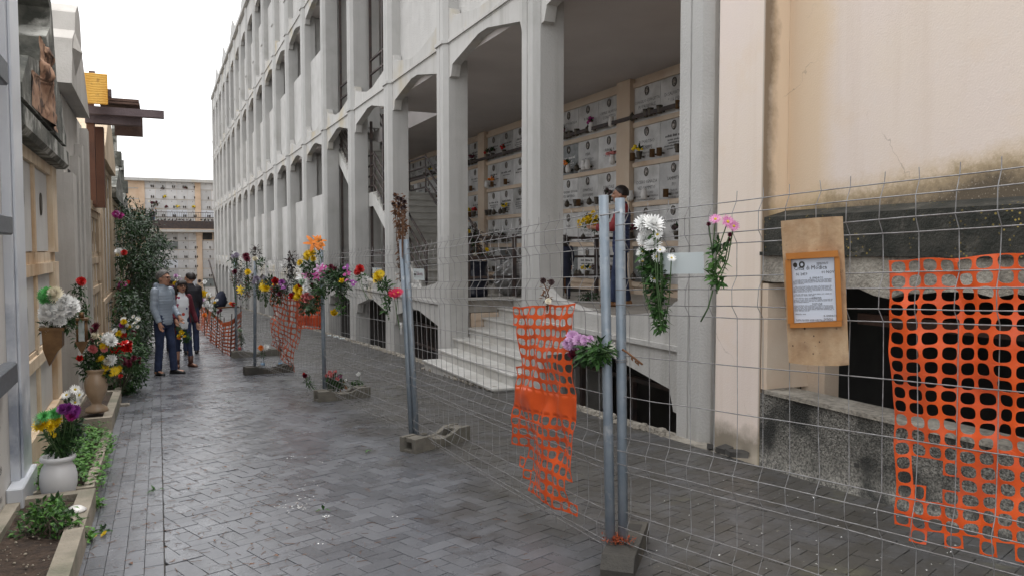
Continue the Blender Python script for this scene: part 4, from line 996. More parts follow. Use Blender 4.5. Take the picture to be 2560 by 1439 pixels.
# ------------------------------------------------------------------ temporary fence
FH=2.0
def V3(p): return Vector(p)
bB1=at_g(1527,1402); tB1=at_x(1509,489,bB1.x)
bA1=bB1+Vector((.062,-.028,0)); bA1.z=gz(bA1.y); tA1=bA1+Vector((0,.06,1.96))
bA0=Vector((3.02,.05,gz(.05))); tA0=bA0+Vector((0,0,2.0))
bC=at_g(1030,1096); tC=at_x(1004,600,bC.x+.02)
bD=at_g(812,987); tD=bD+Vector((0,.12,1.98))
bE=at_g(637,919); tE=at_x(638,642,bE.x)
bF=at_g(592,888); tF=bF+Vector((0,.05,2.0))
def fence(label,b0,t0,b1,t1,n_post=(True,True),sag=.0,seed=0,postr=.027):
    T=thing('mesh_fence',label,'fence',(b0+b1)/2,'temporary wire fence panels'); rg=random.Random(seed)
    L=(b1-b0).length; ax=(b1-b0).normalized(); nr=Vector((ax.y,-ax.x,0)).normalized()
    if nr.x>0: nr=-nr
    def Pt(t,h,off=0):
        b=b0.lerp(b1,t); tp=t0.lerp(t1,t); d=(tp-b)
        return b+d*(h/FH)+nr*off+Vector((0,0,0))+nr*(sag*math.sin(math.pi*t)*(1-h/FH))
    hs=[1.91,1.85,1.766,1.713,1.56,1.50,1.42,1.367,1.14,.914,.688,.625,.549,.50,.276,.203,.126,.075]
    of={1.85:.035,1.766:.035,1.50:.035,1.42:.035,.625:.035,.549:.035,.203:.035,.126:.035}
    m=MB(); n=14
    for h in hs:
        m.tube([Pt(i/n,h+rg.gauss(0,.0015),of.get(h,0)+.003+rg.gauss(0,.002)) for i in range(n+1)],.0025,4,False)
    k=int(L/.132); prof=[(1.955,0)]+[(h,of.get(h,0)) for h in hs]+[(.03,0)]
    for i in range(k):
        t=(i+.5)/k+rg.gauss(0,.0006); w=rg.gauss(0,.003)
        m.tube([Pt(t+rg.gauss(0,.0006),h,o+w) for h,o in prof],.0022,4,False)
    part('wire_mesh',m,M_wire,T,norm=False)
    for b,t,u in ((b0,t0,n_post[0]),(b1,t1,n_post[1])):
        if u:
            m=MB(); m.tube([b+(t-b)*.01,b+(t-b)*.47,b+(t-b)*.475,b+(t-b)*1.0],[postr,postr,postr*1.02,postr],14)
            part('post',m,M_galv,T)
    return T
F0=fence('nearest wire fence panel at the right carrying the notice board',bA1,tA1,bA0,tA0,(True,True),0,1)
F1=fence('wire fence panel carrying the narrow torn orange net in front of the marble steps',bB1,tB1,bC+Vector((.03,-.06,0)),tC+Vector((.03,-.06,0)),(True,True),.03,2)
F2=fence('wire fence panel with the withered bunch at its near post and single flowers woven in',bC,tC,bD+Vector((.02,-.06,0)),tD+Vector((.02,-.06,0)),(True,False),.04,3)
F3=fence('wire fence panel between the two posts crowded with bouquets, holding a ragged dirty net',bD,tD,bE+Vector((.02,-.05,0)),tE+Vector((.02,-.05,0)),(True,False),.04,4)
F4=fence('farthest short wire fence panel ending at the orange netting',bE,tE,bF,tF,(True,True),.02,5)
m=MB()
c0=(tA1+tB1)/2-Vector((0,0,.09)); m.tube([c0+Vector((.066*math.cos(a*.349),.055*math.sin(a*.349),.01*math.sin(a*.5))) for a in range(19)],.004,5)
c1=bA1.lerp(tA1,.55); m.tube([c1+Vector((.031*math.cos(a*.5236),.031*math.sin(a*.5236),.003*a*.3)) for a in range(26)],.0025,4)
solo('wire_tie',m,M_wire,'loops of wire tying the two nearest fence posts together','wire')
# concrete fence feet
def foot_block(c,rz,name,label,L=.62,W_=.20,H=.135,dark=False):
    T=thing(name,label,'fence foot',c,'concrete fence feet',rz)
    m=MB(); pts=[]
    n=14; top=[]
    for i in range(n+1):
        t=-1+2*i/n; z=H-(.055*max(0,1-(abs(t)/.55)**2)); top.append((t*L/2,z))
    poly=[(-L/2,0.0),(L/2,0.0)]+top[::-1]
    w=W_/2
    m.prism(poly,'y',-w,-w+.045); m.prism(poly,'y',w-.045,w)
    m.box((-L/2+.0,-w+.0451,.0),(L/2,w-.0451,.028)); 
    for x0,x1 in ((-L/2+.03,-L/2+.16),(L/2-.16,L/2-.03),(-.09,.09)):
        zt=H-.003 if abs(x0+x1)>.2 else H-.055
        m.box((x0,-w+.0452,zt-.04),(x1,w-.0452,zt-.004))
    part('block',m,M_block if not dark else mat('black_rubber_foot',(.05,.047,.042),(.085,.078,.065),5,(.12,.10,.07),2,.52,.7,rough=.8,bump=.4),T,local=True)
    m=MB()
    for x in (-.15,.15): m.lathe([(.034,H-.006),(.034,H+.004),(.029,H+.004),(.029,H-.006)],(x,0,0),12)
    part('socket_ring',m,M_block,T,local=True); return T
def ang(b0,b1): d=b1-b0; return math.atan2(d.y,d.x)
foot_block(at_g(1090,1112),math.radians(26),'ballast_block','pale concrete fence foot with two hollows under the post in front of the steps',.72)
foot_block(at_g(856,996),math.radians(8),'ballast_block','grey concrete fence foot holding the pink rose pot',.70)
foot_block(at_g(672,932),math.radians(4),'ballast_block','dark concrete fence foot holding two bottles of flowers',.80,dark=True)
foot_block(at_g(640,890),math.radians(4),'ballast_block','farthest concrete fence foot beside the orange netting end',.95)
FN=thing('ballast_block','blackened concrete fence foot with rusty growth, nearest the camera','fence foot',at_g(1565,1392),'concrete fence feet',math.radians(48))
m=MB(); L_,w=.30,.085; poly=[(-L_,0),(L_,0),(L_+.015,.05),(L_-.03,.115),(-L_+.03,.115),(-L_-.015,.05)]
m.prism(poly,'y',-w,w); part('block',m,bpy.data.materials['black_rubber_foot'],FN,local=True)
m=MB(); 
for x,r,wy in ((.16,.05,.06),(-.02,.025,.03),(-.1,.025,.03)): m.box((x-r,-wy,.1152),(x+r,wy,.1165))
part('socket_hole',m,M_dark,FN,local=True)
m=MB(); rr=random.Random(2)
c=(bA1+bB1)/2+Vector((0,-.02,.115))
for i in range(160):
    p=c+Vector((rr.gauss(0,.035),rr.gauss(0,.035),rr.uniform(0,.02))); d=Vector((rr.gauss(0,1),rr.gauss(0,1),rr.uniform(.2,1.2))); m.leaf(p,d,Vector((0,0,1)),.03,.008)
solo('dried_moss',m,mat('rusty_moss',(.35,.07,.02),(.22,.05,.02),20,rough=.9),'rusty red tuft of dried moss between the two nearest posts','moss',norm=False)
# ------------------------------------------------------------------ nets
def net(name,label,Pf,corn,nc,nr,hw,hh,M_,solid=(),missing=(),ripple=.012,seed=0,thick=.002,strapL=0,jit=.0):
    rg=random.Random(seed)
    (TL,TR,BR,BL)=corn
    def px(s,t):
        a=(TL[0]+(TR[0]-TL[0])*s,TL[1]+(TR[1]-TL[1])*s); b=(BL[0]+(BR[0]-BL[0])*s,BL[1]+(BR[1]-BL[1])*s)
        return (a[0]+(b[0]-a[0])*t,a[1]+(b[1]-a[1])*t)
    C=[Pf(*TL),Pf(*TR),Pf(*BR),Pf(*BL)]
    nrm=(C[1]-C[0]).cross(C[3]-C[0]).normalized()
    def P3(s,t):
        p=C[0].lerp(C[1],s).lerp(C[3].lerp(C[2],s),t)
        q=noise.noise(Vector((s*3.1+seed,t*4.3,seed*.7)))+.5*noise.noise(Vector((s*8+seed,t*9,2)))
        q2=noise.noise(Vector((s*6+seed,t*5,9.1))); q3=noise.noise(Vector((s*5,t*6+seed,4.4)))
        dx=(C[1]-C[0])/nc; dy=(C[3]-C[0])/nr
        return p+nrm*(q*ripple)+dx*q2*jit+dy*q3*jit
    m=MB(); ns=16
    for i in range(nc):
        for j in range(nr):
            if (i,j) in missing: continue
            s0,s1,t0,t1=i/nc,(i+1)/nc,j/nr,(j+1)/nr
            if j in solid or i<strapL:
                k=3; vs=[P3(s0+(s1-s0)*a/k,t0+(t1-t0)*b/k) for b in range(k+1) for a in range(k+1)]
                m.add(vs,[(b*(k+1)+a,b*(k+1)+a+1,(b+1)*(k+1)+a+1,(b+1)*(k+1)+a) for b in range(k) for a in range(k)],True); continue
            sc,tc=(s0+s1)/2,(t0+t1)/2; vi=[];vo=[]
            for k in range(ns):
                an=2*math.pi*k/ns; c,s_=math.cos(an),math.sin(an)
                e=.74; x=math.copysign(abs(c)**e,c); y=math.copysign(abs(s_)**e,s_)
                vi.append(P3(sc+x*hw*.5/nc,tc+y*hh*.5/nr))
                q=max(abs(x),abs(y)); vo.append(P3(sc+x/q*.5/nc,tc+y/q*.5/nr))
            m.add(vo+vi,[(k,(k+1)%ns,ns+(k+1)%ns,ns+k) for k in range(ns)],False)
    me=m.mesh(name,[M_]); bm=bmesh.new(); bm.from_mesh(me); bmesh.ops.remove_doubles(bm,verts=bm.verts[:],dist=1e-5); bm.to_mesh(me); bm.free()
    o=link(name,me); sd=o.modifiers.new('s','SOLIDIFY'); sd.thickness=thick
    tag(o,label,'netting'); return o
P0=lambda u,v,o=.012: at_p(u,v,bA1,bA0,o)
P1=lambda u,v,o=.02: at_p(u,v,bB1,bC,o)
P2=lambda u,v,o=.03: at_p(u,v,bC,bD,o)
P3=lambda u,v,o=.03: at_p(u,v,bD,bE,o)
P4=lambda u,v,o=.03: at_p(u,v,bE,bF,o)
mis={(1,14),(2,14),(2,15),(1,15),(3,15),(2,16),(0,-1),(0,19),(2,19),(4,19),(6,19)}
net('orange_net','wide bright orange safety net hanging at the right end of the fence',lambda u,v:P0(u,v,-.02),((2222,652),(2640,632),(2640,1420),(2240,1342)),9,20,.80,.84,M_orange,missing=mis,ripple=.035,seed=3,strapL=0,jit=.16)
m_=set()
rg=random.Random(4)
for j in (2,3,4): m_|={(0,j)}
m_|={(0,14),(1,14),(0,15),(2,15),(0,16),(1,16),(0,17),(1,17),(2,17),(10,15),(10,16),(3,16),(0,5)}
net('orange_net','narrow torn orange safety net with a solid band, hanging on the fence before the steps',lambda u,v:P1(u,v,.035),((1290,764),(1432,758),(1436,1292),(1282,1205)),11,18,.82,.70,M_orange,solid=(8,9),missing=m_,ripple=.05,seed=5,jit=.24)
net('orange_net','ragged dirty reddish net hanging between the flower-laden posts',lambda u,v:P3(u,v,.04),((678,728),(765,742),(735,930),(680,872)),10,13,.8,.8,M_orange2,missing={(0,12),(1,12),(2,12),(9,9),(9,10),(3,12),(9,11),(8,12),(4,11)},ripple=.05,seed=6,jit=.35)
net('orange_net','clean bright orange net piece hanging behind the largest bouquet',lambda u,v:P3(u,v,-.35),((738,742),(802,738),(802,822),(742,820)),9,8,.62,.5,M_orange,solid=(5,6),ripple=.03,seed=7,strapL=1,jit=.2)
# far orange netting fence on sticks
ON=thing('orange_netting_fence','sagging orange netting fence on thin sticks leading away past the couple','fence',at_g(560,880))
segs=[(602,776,603,882),(580,798,576,890),(561,806,556,880),(545,792,541,866),(531,782,527,852),(514,768,511,834),(497,758,496,812),(490,752,488,797)]
prs=[]
for (u0,v0,u1,v1) in segs:
    b=at_g(u1,v1); t=at_y(u0,v0,b.y); prs.append((t,b))
m=MB()
for a,b in zip(prs[:-1],prs[1:]):
    nc,nr=4,9
    for i in range(nc):
        for j in range(nr):
            def Q(s,t): 
                p=a[0].lerp(b[0],s).lerp(a[1].lerp(b[1],s),t); p.x+=.06*noise.noise(p*1.7); return p
            s0,s1,t0,t1=i/nc,(i+1)/nc,j/nr,(j+1)/nr; e=.16; f=.22
            if j in(0,): f=.6
            A=[Q(s0,t0),Q(s1,t0),Q(s1,t1),Q(s0,t1)]; ds,dt=(s1-s0),(t1-t0)
            Bq=[Q(s0+ds*e,t0+dt*f),Q(s1-ds*e,t0+dt*f),Q(s1-ds*e,t1-dt*f),Q(s0+ds*e,t1-dt*f)]
            if j==0: continue_=True
            m.add(A+Bq,[(0,1,5,4),(1,2,6,5),(2,3,7,6),(3,0,4,7)],False)
o=part('netting',m,mat('far_orange_netting',(.62,.12,.03),(.50,.10,.03),3,rough=.6),ON,norm=False)
for t,b in prs: 
    m=MB(); m.tube([b-Vector((0,0,.05)),t+Vector((0,0,.12))],.012,5); part('stick',m,M_iron,ON)
# ------------------------------------------------------------------ notice board, plates
BO=thing('notice_board','weathered plank with a framed printed notice wired onto the right fence panel','notice board',P0(2035,730))
def quad_box(m,px4,off0,off1,Pf=P0):
    a=[Pf(u,v,off0) for u,v in px4]; b=[Pf(u,v,off1) for u,v in px4]
    m.add(a+b,[(0,1,2,3),(7,6,5,4),(0,4,5,1),(1,5,6,2),(2,6,7,3),(3,7,4,0)])
M_board=mat('weathered_plank',srgb('#ad8e6c'),srgb('#c0a686'),16,srgb('#86664a'),8,.56,.72,rough=.75,bump=.25,bs=30,streak=srgb('#7d5737'),sstr=.6,vor=(28,.16,(.06,.03,.02)))
m=MB()
tw=[(1952,553),(1990,549),(2035,545),(2080,542),(2107,541)]; bw=[(1972,906),(2010,911),(2050,913),(2090,914),(2123,911)]
for i in range(4): quad_box(m,[tw[i],tw[i+1],bw[i+1],bw[i]],.035,.058)
part('plank',m,M_board,BO)
M_varn=mat('varnished_wood',srgb('#a8672c'),srgb('#b9793a'),4,srgb('#5d2f14'),5,.55,.68,rough=.35)
m=MB()
quad_box(m,[(1964,634),(2095,626),(2097,642),(1966,649)],.059,.085); quad_box(m,[(1974,808),(2104,801),(2105,815),(1975,819)],.059,.085)
quad_box(m,[(1963,650),(1977,649),(1985,807),(1970,808)],.059,.08); quad_box(m,[(2086,643),(2099,642),(2106,800),(2092,801)],.059,.08)
part('frame',m,M_varn,BO)
m=MB(); quad_box(m,[(1978,650),(2085,643),(2091,800),(1986,806)],.059,.064); pn=part('paper',m,mat('printed_paper',(.62,.67,.76),rough=.5),BO)
m=MB(); a=P0(1978,650,.0655); b=P0(2085,643,.0655); c=P0(1986,806,.0655); ex=(b-a).normalized(); ez=(a-c).normalized(); Wd=(b-a).length; Hh=(a-c).length
rn=random.Random(6)
def PP(fx,fy): return a+ex*(Wd*fx)-ez*(Hh*fy)
text_into(m,'Città di Modica',PP(.05,.17),ex,ez,.024)
text_into(m,'N. 2459',PP(.10,.255),ex,ez,.016); text_into(m,'01 NOV. 2021',PP(.70,.24),ex,ez,.016)
for fx,r in ((.09,.010),(.25,.014)):
    c_=PP(fx,.085); n=14
    m.add([c_+ex*r*math.cos(k*6.283/n)+ez*r*math.sin(k*6.283/n) for k in range(n)]+[c_+ex*r*.5*math.cos(k*6.283/n)+ez*r*.5*math.sin(k*6.283/n) for k in range(n)],[(k,(k+1)%n,n+(k+1)%n,n+k) for k in range(n)],False)
m.add([PP(.06,.06),PP(.12,.06),PP(.11,.115),PP(.09,.13),PP(.07,.115)],[(0,1,2,3,4)],False)
m2=MB()
for w_ in range(3): dashes(m2,PP(.6,.08+.02*w_),ex,ez,Wd*(.27 if w_<2 else .05),.005,rn)
for s,fx,fy in (('IL SINDACO',.42,.315),('ORDINA',.45,.62),('DISPONE',.45,.715)): text_into(m,s,PP(fx,fy),ex,ez,.011)
fy=.335
for blk in (4,5,2,1):
    for q in range(blk):
        ind=.06 if q==0 else .02
        dashes(m2,PP(ind,fy),ex,ez,Wd*((.92-ind) if q<blk-1 else rn.uniform(.25,.55)),.0042,rn); fy+=.0195
    fy+=.022
for y0,nl in ((.64,3),(.735,5)):
    for q in range(nl): dashes(m2,PP(.02,y0+.0195*q),ex,ez,Wd*(.92 if q<nl-1 else .35),.0042,rn)
dashes(m2,PP(.04,.87),ex,ez,Wd*.24,.0055,rn); text_into(m,'IL SINDACO',PP(.70,.90),ex,ez,.011)
m.tube([PP(.70+.02*i,.93-.012*math.sin(i*2.1)) for i in range(11)],.0008,3,False)
for q in range(2): dashes(m2,PP(.05,.955+.017*q),ex,ez,Wd*.86,.0045,rn)
part('printing',m,M_letter,pn,norm=False); part('small_print',m2,mat('grey_print',(.27,.28,.31),rough=.5),pn,norm=False)
M_plate=mat('white_plate',(.60,.66,.67),rough=.45)
m=MB(); quad_box(m,[(1650,633),(1757,630),(1761,637),(1761,678),(1757,684),(1655,684)][:1]+[(1759,630),(1761,684),(1652,685)],.012,.018)
solo('blank_plate',m,M_plate,'blank pale plate on the fence between the white and the pink flowers','plate')
SG=thing('company_sign','small white sign with dark red lettering on the fence before the steps','sign',P1(1048,687))
m=MB(); quad_box(m,[(1033,671),(1060,672),(1062,701),(1034,699)],.02,.025,P1); pn=part('plate',m,M_plate,SG)
m=MB(); a=P1(1034,671,.0265); b=P1(1061,672,.0265); c=P1(1034,699,.0265); ex=(b-a).normalized(); ez=(a-c).normalized(); Wd=(b-a).length;Hh=(a-c).length
text_into(m,'Edilconta.',PP(.26,.60),ex,ez,Wd*.155); part('lettering',m,mat('dark_red_print',(.16,.02,.06),rough=.5),pn,norm=False)
m=MB(); dashes(m,PP(.28,.75),ex,ez,Wd*.6,Hh*.03,rn); 
for fx,fy in ((.13,.30),(.13,.68)): q=PP(fx,fy); m.add([q-ex*Wd*.05,q+ex*Wd*.05,q+ez*Hh*(.10 if fy<.5 else -.10)],[(0,1,2)],False)
q=PP(.13,.52); m.tube([q+ex*Wd*.07*math.cos(k*.5236)+ez*Hh*.07*math.sin(k*.5236) for k in range(13)],Wd*.015,4,False)
part('emblem',m,M_letter,pn,norm=False)
SG=thing('company_sign','small white sign with pale blue lettering on the fence behind the yellow flower','sign',P2(943,680))
m=MB(); quad_box(m,[(931,669),(954,671),(956,696),(932,695)],.0,.006,P2); pn=part('plate',m,M_plate,SG)
m=MB(); a=P2(931,669,.008); b=P2(954,671,.008); c=P2(932,695,.008); ex=(b-a).normalized(); ez=(a-c).normalized(); Wd=(b-a).length;Hh=(a-c).length
text_into(m,'Edil',PP(.38,.62),ex,ez,Wd*.30); m.add([PP(.06,.65),PP(.06,.5),PP(.16,.42),PP(.22,.5),PP(.30,.38),PP(.32,.65)],[(0,1,2,3,4,5)],False); part('lettering',m,mat('blue_print',(.12,.30,.55),rough=.5),pn,norm=False)
# ------------------------------------------------------------------ flowers
def petal(mb,o,d,n,L,W,cup=.2,segs=3):
    d=d.normalized(); x=d.cross(n).normalized(); pts=[]
    for i in range(segs+1):
        t=i/segs; w=W*(math.sin(math.pi*(.18+.74*t))**.8)*.5; c=o+d*L*t+n*(cup*L*t*t)
        pts.append((c-x*w,c+x*w))
    mb.add([p for pr in pts for p in pr],[(2*i,2*i+1,2*i+3,2*i+2) for i in range(segs)],True)
Z=Vector((0,0,1))
def bloom_mesh(kind,colr):
    m=MB(); rg=random.Random(hash(kind)%1000 if False else len(kind)*7)
    def ring(n,tilt,L,W,cup=.15,z=0,off=0,segs=2):
        for i in range(n):
            a=2*math.pi*i/n+off+rg.uniform(-.08,.08); t=tilt+rg.uniform(-.08,.08)
            h=Vector((math.cos(a),math.sin(a),0)); d=h*math.cos(t)+Z*math.sin(t); nn=Z*math.cos(t)-h*math.sin(t)
            petal(m,h*.06+Z*z,d,nn,L*rg.uniform(.92,1.06),W,cup,segs)
    if kind=='mum':
        for n,t,L,z in ((18,.05,1,0),(16,.35,.92,.05),(13,.65,.8,.1),(10,.95,.66,.14),(6,1.25,.5,.16)): ring(n,t,L,.25,.18,z,n)
    elif kind=='pom':
        for n,t,L,z in ((16,-.25,.95,0),(18,.1,1,.05),(16,.45,.98,.08),(13,.8,.95,.1),(9,1.1,.92,.12),(5,1.4,.9,.12)): ring(n,t,L,.36,.3,z,n)
    elif kind=='daisy':
        ring(17,.1,1,.26,.05); ring(12,.3,.85,.24,.08,.04,.2); m.m=1; m.ell((0,0,.12),(.26,.26,.14),seg=10,rings=5)
    elif kind=='rose':
        for n,t,L,W,z in ((5,.25,1,.95,0),(5,.7,.95,.9,.05),(4,1.05,.9,.8,.08),(3,1.35,.85,.6,.1)): ring(n,t,L,W,.55,z,n*1.3,4)
    elif kind=='carn':
        for n,t,L,z in ((14,.1,1,0),(12,.5,.98,.05),(10,.85,.95,.1),(7,1.2,.9,.12)): ring(n,t,L,.5,-.1,z,n,2)
    elif kind=='lily':
        ring(3,.55,1.15,.42,-.45,0,0,5); ring(3,.5,1.1,.5,-.4,.02,1.05,5); m.m=1
        for i in range(6):
            a=i*1.05; m.tube([(0,0,0),(.2*math.cos(a),.2*math.sin(a),.6)],.02,3,False); m.ell((.21*math.cos(a),.21*math.sin(a),.62),.05,seg=5,rings=3)
    elif kind=='orchid':
        ring(3,.2,1,.55,-.1,0,.3,4); ring(2,.15,.95,.95,-.1,.02,1.57,4); m.m=1; m.ell((0,-.1,.2),(.16,.2,.2),seg=7,rings=5)
    elif kind=='gerb':
        ring(22,.15,1,.22,.1); ring(18,.35,.85,.2,.12,.05,.3); ring(12,.6,.55,.2,.1,.1); m.m=1; m.ell((0,0,.15),(.18,.18,.1),seg=8,rings=4)
    ctr={'daisy':M_ctr,'lily':M_ctr2,'orchid':P['white'],'gerb':M_ctr}.get(kind,M_ctr)
    me=m.mesh('flower_head',[P[colr],ctr]); return me
M_ctr=mat('flower_centre',(.55,.42,.03),rough=.7); M_ctr2=mat('lily_stamen',(.30,.10,.02),rough=.7)
BC={}; M_string=mat('white_string',(.6,.58,.52),rough=.9)
def bouquet(label,Pf,blooms,fol=(),tie=None,cat='bouquet',name='bouquet',seed=1,group=None,wrap=None,stem=M_stem,leafL=None,depth=.05,up=.35):
    rg=random.Random(seed); u0,v0=(tie or (blooms[0][2],blooms[0][3])); base=Pf(u0,v0); T=thing(name,label,cat,base,group)
    st=MB(); camd=-FW; nst=0
    for (k,c,u,v,r) in blooms:
        p=Pf(u,v); D=(p-Vector((0,0,CH))).dot(FW); R_=1.18*r*D/CF; p=p-FW*rg.uniform(0,depth)*max(1,D/6)
        if (k,c) not in BC: BC[(k,c)]=bloom_mesh(k,c)
        o=link('flower_head',BC[(k,c)]); o.parent=T
        n=(camd*1.0+Z*(up+rg.uniform(0,.5))+RT*rg.gauss(0,.45)+Vector((0,0,rg.gauss(0,.25)))).normalized()
        q=n.to_track_quat('Z','Y'); M=Matrix.Translation(p-base)@q.to_matrix().to_4x4()@Matrix.Rotation(rg.uniform(0,6.28),4,'Z')@Matrix.Scale(R_,4)
        o.matrix_local=M
        if tie:
            b=base+Vector((rg.gauss(0,.01),rg.gauss(0,.01),rg.uniform(-.02,.02))); mid=(p+b)/2+Vector((rg.gauss(0,.015),rg.gauss(0,.015),0)); st.tube([b,mid,p],.0035 if D<12 else .006,4,False); nst+=1
    if nst and (base-Vector((0,0,CH))).dot(FW)<9 and name=='bouquet' and up<1:
        w0=MB(); c=base+Vector((0,0,.035)); w0.tube([c+Vector((.014*math.cos(a*.7),.014*math.sin(a*.7),.002*a-.012)) for a in range(19)],.0022,4); part('string',w0,M_string,T,norm=False)
    if nst: part('stems',st,stem,T,norm=False)
    if fol:
        f=MB()
        for (u,v,ru,rv,n,ms) in fol:
            c=Pf(u,v,); D=(c-Vector((0,0,CH))).dot(FW); a=ru*D/CF; b=rv*D/CF; LL=(leafL or max(.05,min(.085,a*.8)))
            for i in range(int(n*(2.0 if D>6 else 1.6))):
                x,y=rg.gauss(0,.45),rg.gauss(0,.45); x=max(-1,min(1,x)); y=max(-1,min(1,y))
                p=c+RT*(x*a)+Z*(y*b)-FW*rg.uniform(-.9,.25)*min(a,.10)
                d=(RT*(x+rg.gauss(0,.5))+Z*(y*.7+rg.gauss(0,.5))-FW*rg.uniform(0,.7)); f.m=ms[rg.randrange(len(ms))]
                f.leaf(p,d,Vector((rg.gauss(0,.5),rg.gauss(0,.5),1))-FW*.3,LL*rg.uniform(.6,1.3),LL*rg.uniform(.3,.5),.12,.25)
        part('foliage',f,M_leaf+[M_dry,M_dryd],T,norm=False)
    if wrap: 
        a=Pf(*wrap[0]);b=Pf(*wrap[1]); w_=MB(); w_.tube([a,a.lerp(b,.5),b],[wrap[2],wrap[2]*.7,wrap[2]*.9],9); part('wrapping',w_,wrap[3],T)
    return T
M_foil=mat('clear_wrapping',(.62,.62,.62),rough=.2,alpha=.6)
# near fence
PX=lambda u,v: P0(u,v,.045)
bouquet('large bunch of white chrysanthemums hanging on the fence beside the blank plate',PX,[('mum','white',1630,563,24),('mum','white',1608,560,20),('mum','white',1617,573,15),('mum','white',1613,597,20),('mum','white',1631,615,20),('daisy','white',1643,588,13),('daisy','white',1605,630,12),('daisy','white',1598,634,9),('daisy','white',1640,642,12),('daisy','white',1606,655,11),('daisy','white',1654,624,9),('daisy','white',1676,646,10),('daisy','white',1633,697,12),('daisy','white',1648,626,8)],
 [(1637,585,9,14,16,(0,1)),(1632,640,24,22,60,(0,1)),(1640,680,26,26,75,(0,1)),(1622,670,18,16,35,(0,1)),(1645,725,20,26,60,(0,1)),(1648,775,16,26,50,(0,1)),(1650,810,9,18,26,(1,1,0))],(1650,826),seed=2,depth=.03,leafL=.045)
bouquet('small pink chrysanthemum spray hanging upright against the fence right of the blank plate',PX,[('daisy','pinkw',1788,549,13),('daisy','pinkw',1816,556,15),('daisy','pinkw',1832,566,12),('pom','burg',1770,562,5),('pom','burg',1822,588,5),('pom','burg',1820,600,5)],
 [(1795,640,20,30,40,(1,1,2)),(1785,690,12,18,26,(1,2)),(1800,705,10,14,18,(1,)),(1803,615,14,18,16,(1,0))],(1782,725),seed=3,depth=.02,leafL=.04)
m=MB(); m.tube([P0(1782,725,.045),P0(1770,770,.045),P0(1752,803,.045)],.004,5); 
solo('bare_stem',m,M_stem,'long bare green stem ending below the pink chrysanthemum spray','stem')
PX=lambda u,v: P1(u,v,.06)
bouquet('bunch with pink blossoms and one dark red rose tied to the nearest double post',PX,[('carn','lilac',1432,843,16),('carn','lilac',1447,850,15),('carn','lilac',1420,858,13),('carn','lilac',1433,866,14),('carn','lilac',1462,850,11),('carn','lilac',1475,846,8),('rose','burg',1436,888,17),('rose','red',1430,884,11)],
 [(1480,880,28,20,70,(0,1)),(1505,875,24,18,60,(0,1,1)),(1465,895,20,14,36,(0,1)),(1500,900,18,16,30,(0,1))],(1530,884),seed=4,leafL=.05)
m=MB(); a=P0(1568,880,.03); b=P0(1606,910,.03); m.tube([P0(1555,872,.05),a,b],.006,5)
for t in (.3,.55,.7): m.leaf(a.lerp(b,t),Vector((.2,-.1,-1)),Vector((0,1,0)),.03,.015)
solo('woody_twig',m,M_dry,'woody twig poking right from behind the nearest double post','twig')
bouquet('dried pale flowers drooping at the top of the narrow orange net',PX,[('carn','dead',1357,702,7),('carn','dead',1378,706,7),('carn','cream',1370,752,7)],[(1367,745,7,20,14,(4,)),(1362,715,8,10,8,(4,))],(1368,775),seed=5,stem=M_dry,leafL=.035)
# single flowers on the second panel
PX=lambda u,v: P2(u,v,.05)
bouquet('tall withered brown bunch stuck upright at the fence post top',lambda u,v:at_x(u,v,bC.x+.02),[('pom','dead',u,v,5) for u,v in [(990,490),(996,497),(1004,500),(985,512),(1012,506),(994,520),(1008,522),(988,535),(1000,512),(1014,520)]],[(1000,515,14,30,60,(4,)),(1004,560,11,34,70,(4,)),(1003,620,8,40,50,(4,)),(1005,680,7,26,26,(4,5))],(1006,700),seed=6,stem=M_dry,leafL=.05)
bouquet('single yellow chrysanthemum stem with dark leaves near the withered bunch',PX,[('mum','yellow',948,690,13),('mum','yellow',942,700,9),('daisy','yellow',955,684,8)],[(955,712,14,12,26,(0,1)),(965,725,14,16,30,(0,1)),(972,750,8,24,20,(0,1)),(958,772,12,5,6,(1,))],(972,800),seed=7,leafL=.06)
bouquet('single pinkish red gerbera with bare wrapped stems on the fence',PX,[('gerb','hot',986,736,14),('gerb','hot',996,731,12)],(),(1003,825),seed=8,wrap=((1002,805),(1003,835),.016,M_foil))
bouquet('single red carnation on a crooked dark stem on the fence',PX,[('carn','red',901,673,10),('carn','red',894,680,8)],[(903,695,9,10,14,(0,)),(918,717,9,4,8,(0,)),(916,690,5,5,4,(1,))],(922,745),seed=9)
bouquet('purple orchid spray woven into the fence left of the red carnation',PX,[('orchid','purple',867,668,8),('orchid','mag',868,684,9),('orchid','purple',885,707,9),('orchid','mag',870,700,5)],(),(872,720),seed=10)
# the crowded post
PX=lambda u,v: P3(u,v,.10)
bouquet('orange lily with buds at the top of the crowded fence post',PX,[('lily','orange',786,610,17),('lily','orange',797,604,14),('lily','orange',803,617,8)],[(797,632,8,16,20,(0,1)),(805,605,6,8,6,(1,))],(800,660),seed=11)
bouquet('yellow chrysanthemum bunch high on the crowded fence post',PX,[('mum','yellow',772,637,10),('mum','yellow',782,634,10),('mum','yellow',768,645,8),('mum','yellow',784,648,7),('mum','yellow',753,657,8)],[(775,665,18,18,50,(0,0,1)),(783,690,14,20,36,(0,))],(790,700),seed=12)
bouquet('purple and pink lily bunch on the crowded fence post',PX,[('lily','lilac',800,673,12),('lily','mag',806,684,12),('lily','mag',796,690,10),('orchid','mag',812,668,9),('lily','pinkw',772,690,11)],[(830,690,26,18,70,(0,0,3)),(840,710,20,18,50,(0,)),(805,720,14,24,40,(0,1))],(812,740),seed=13)
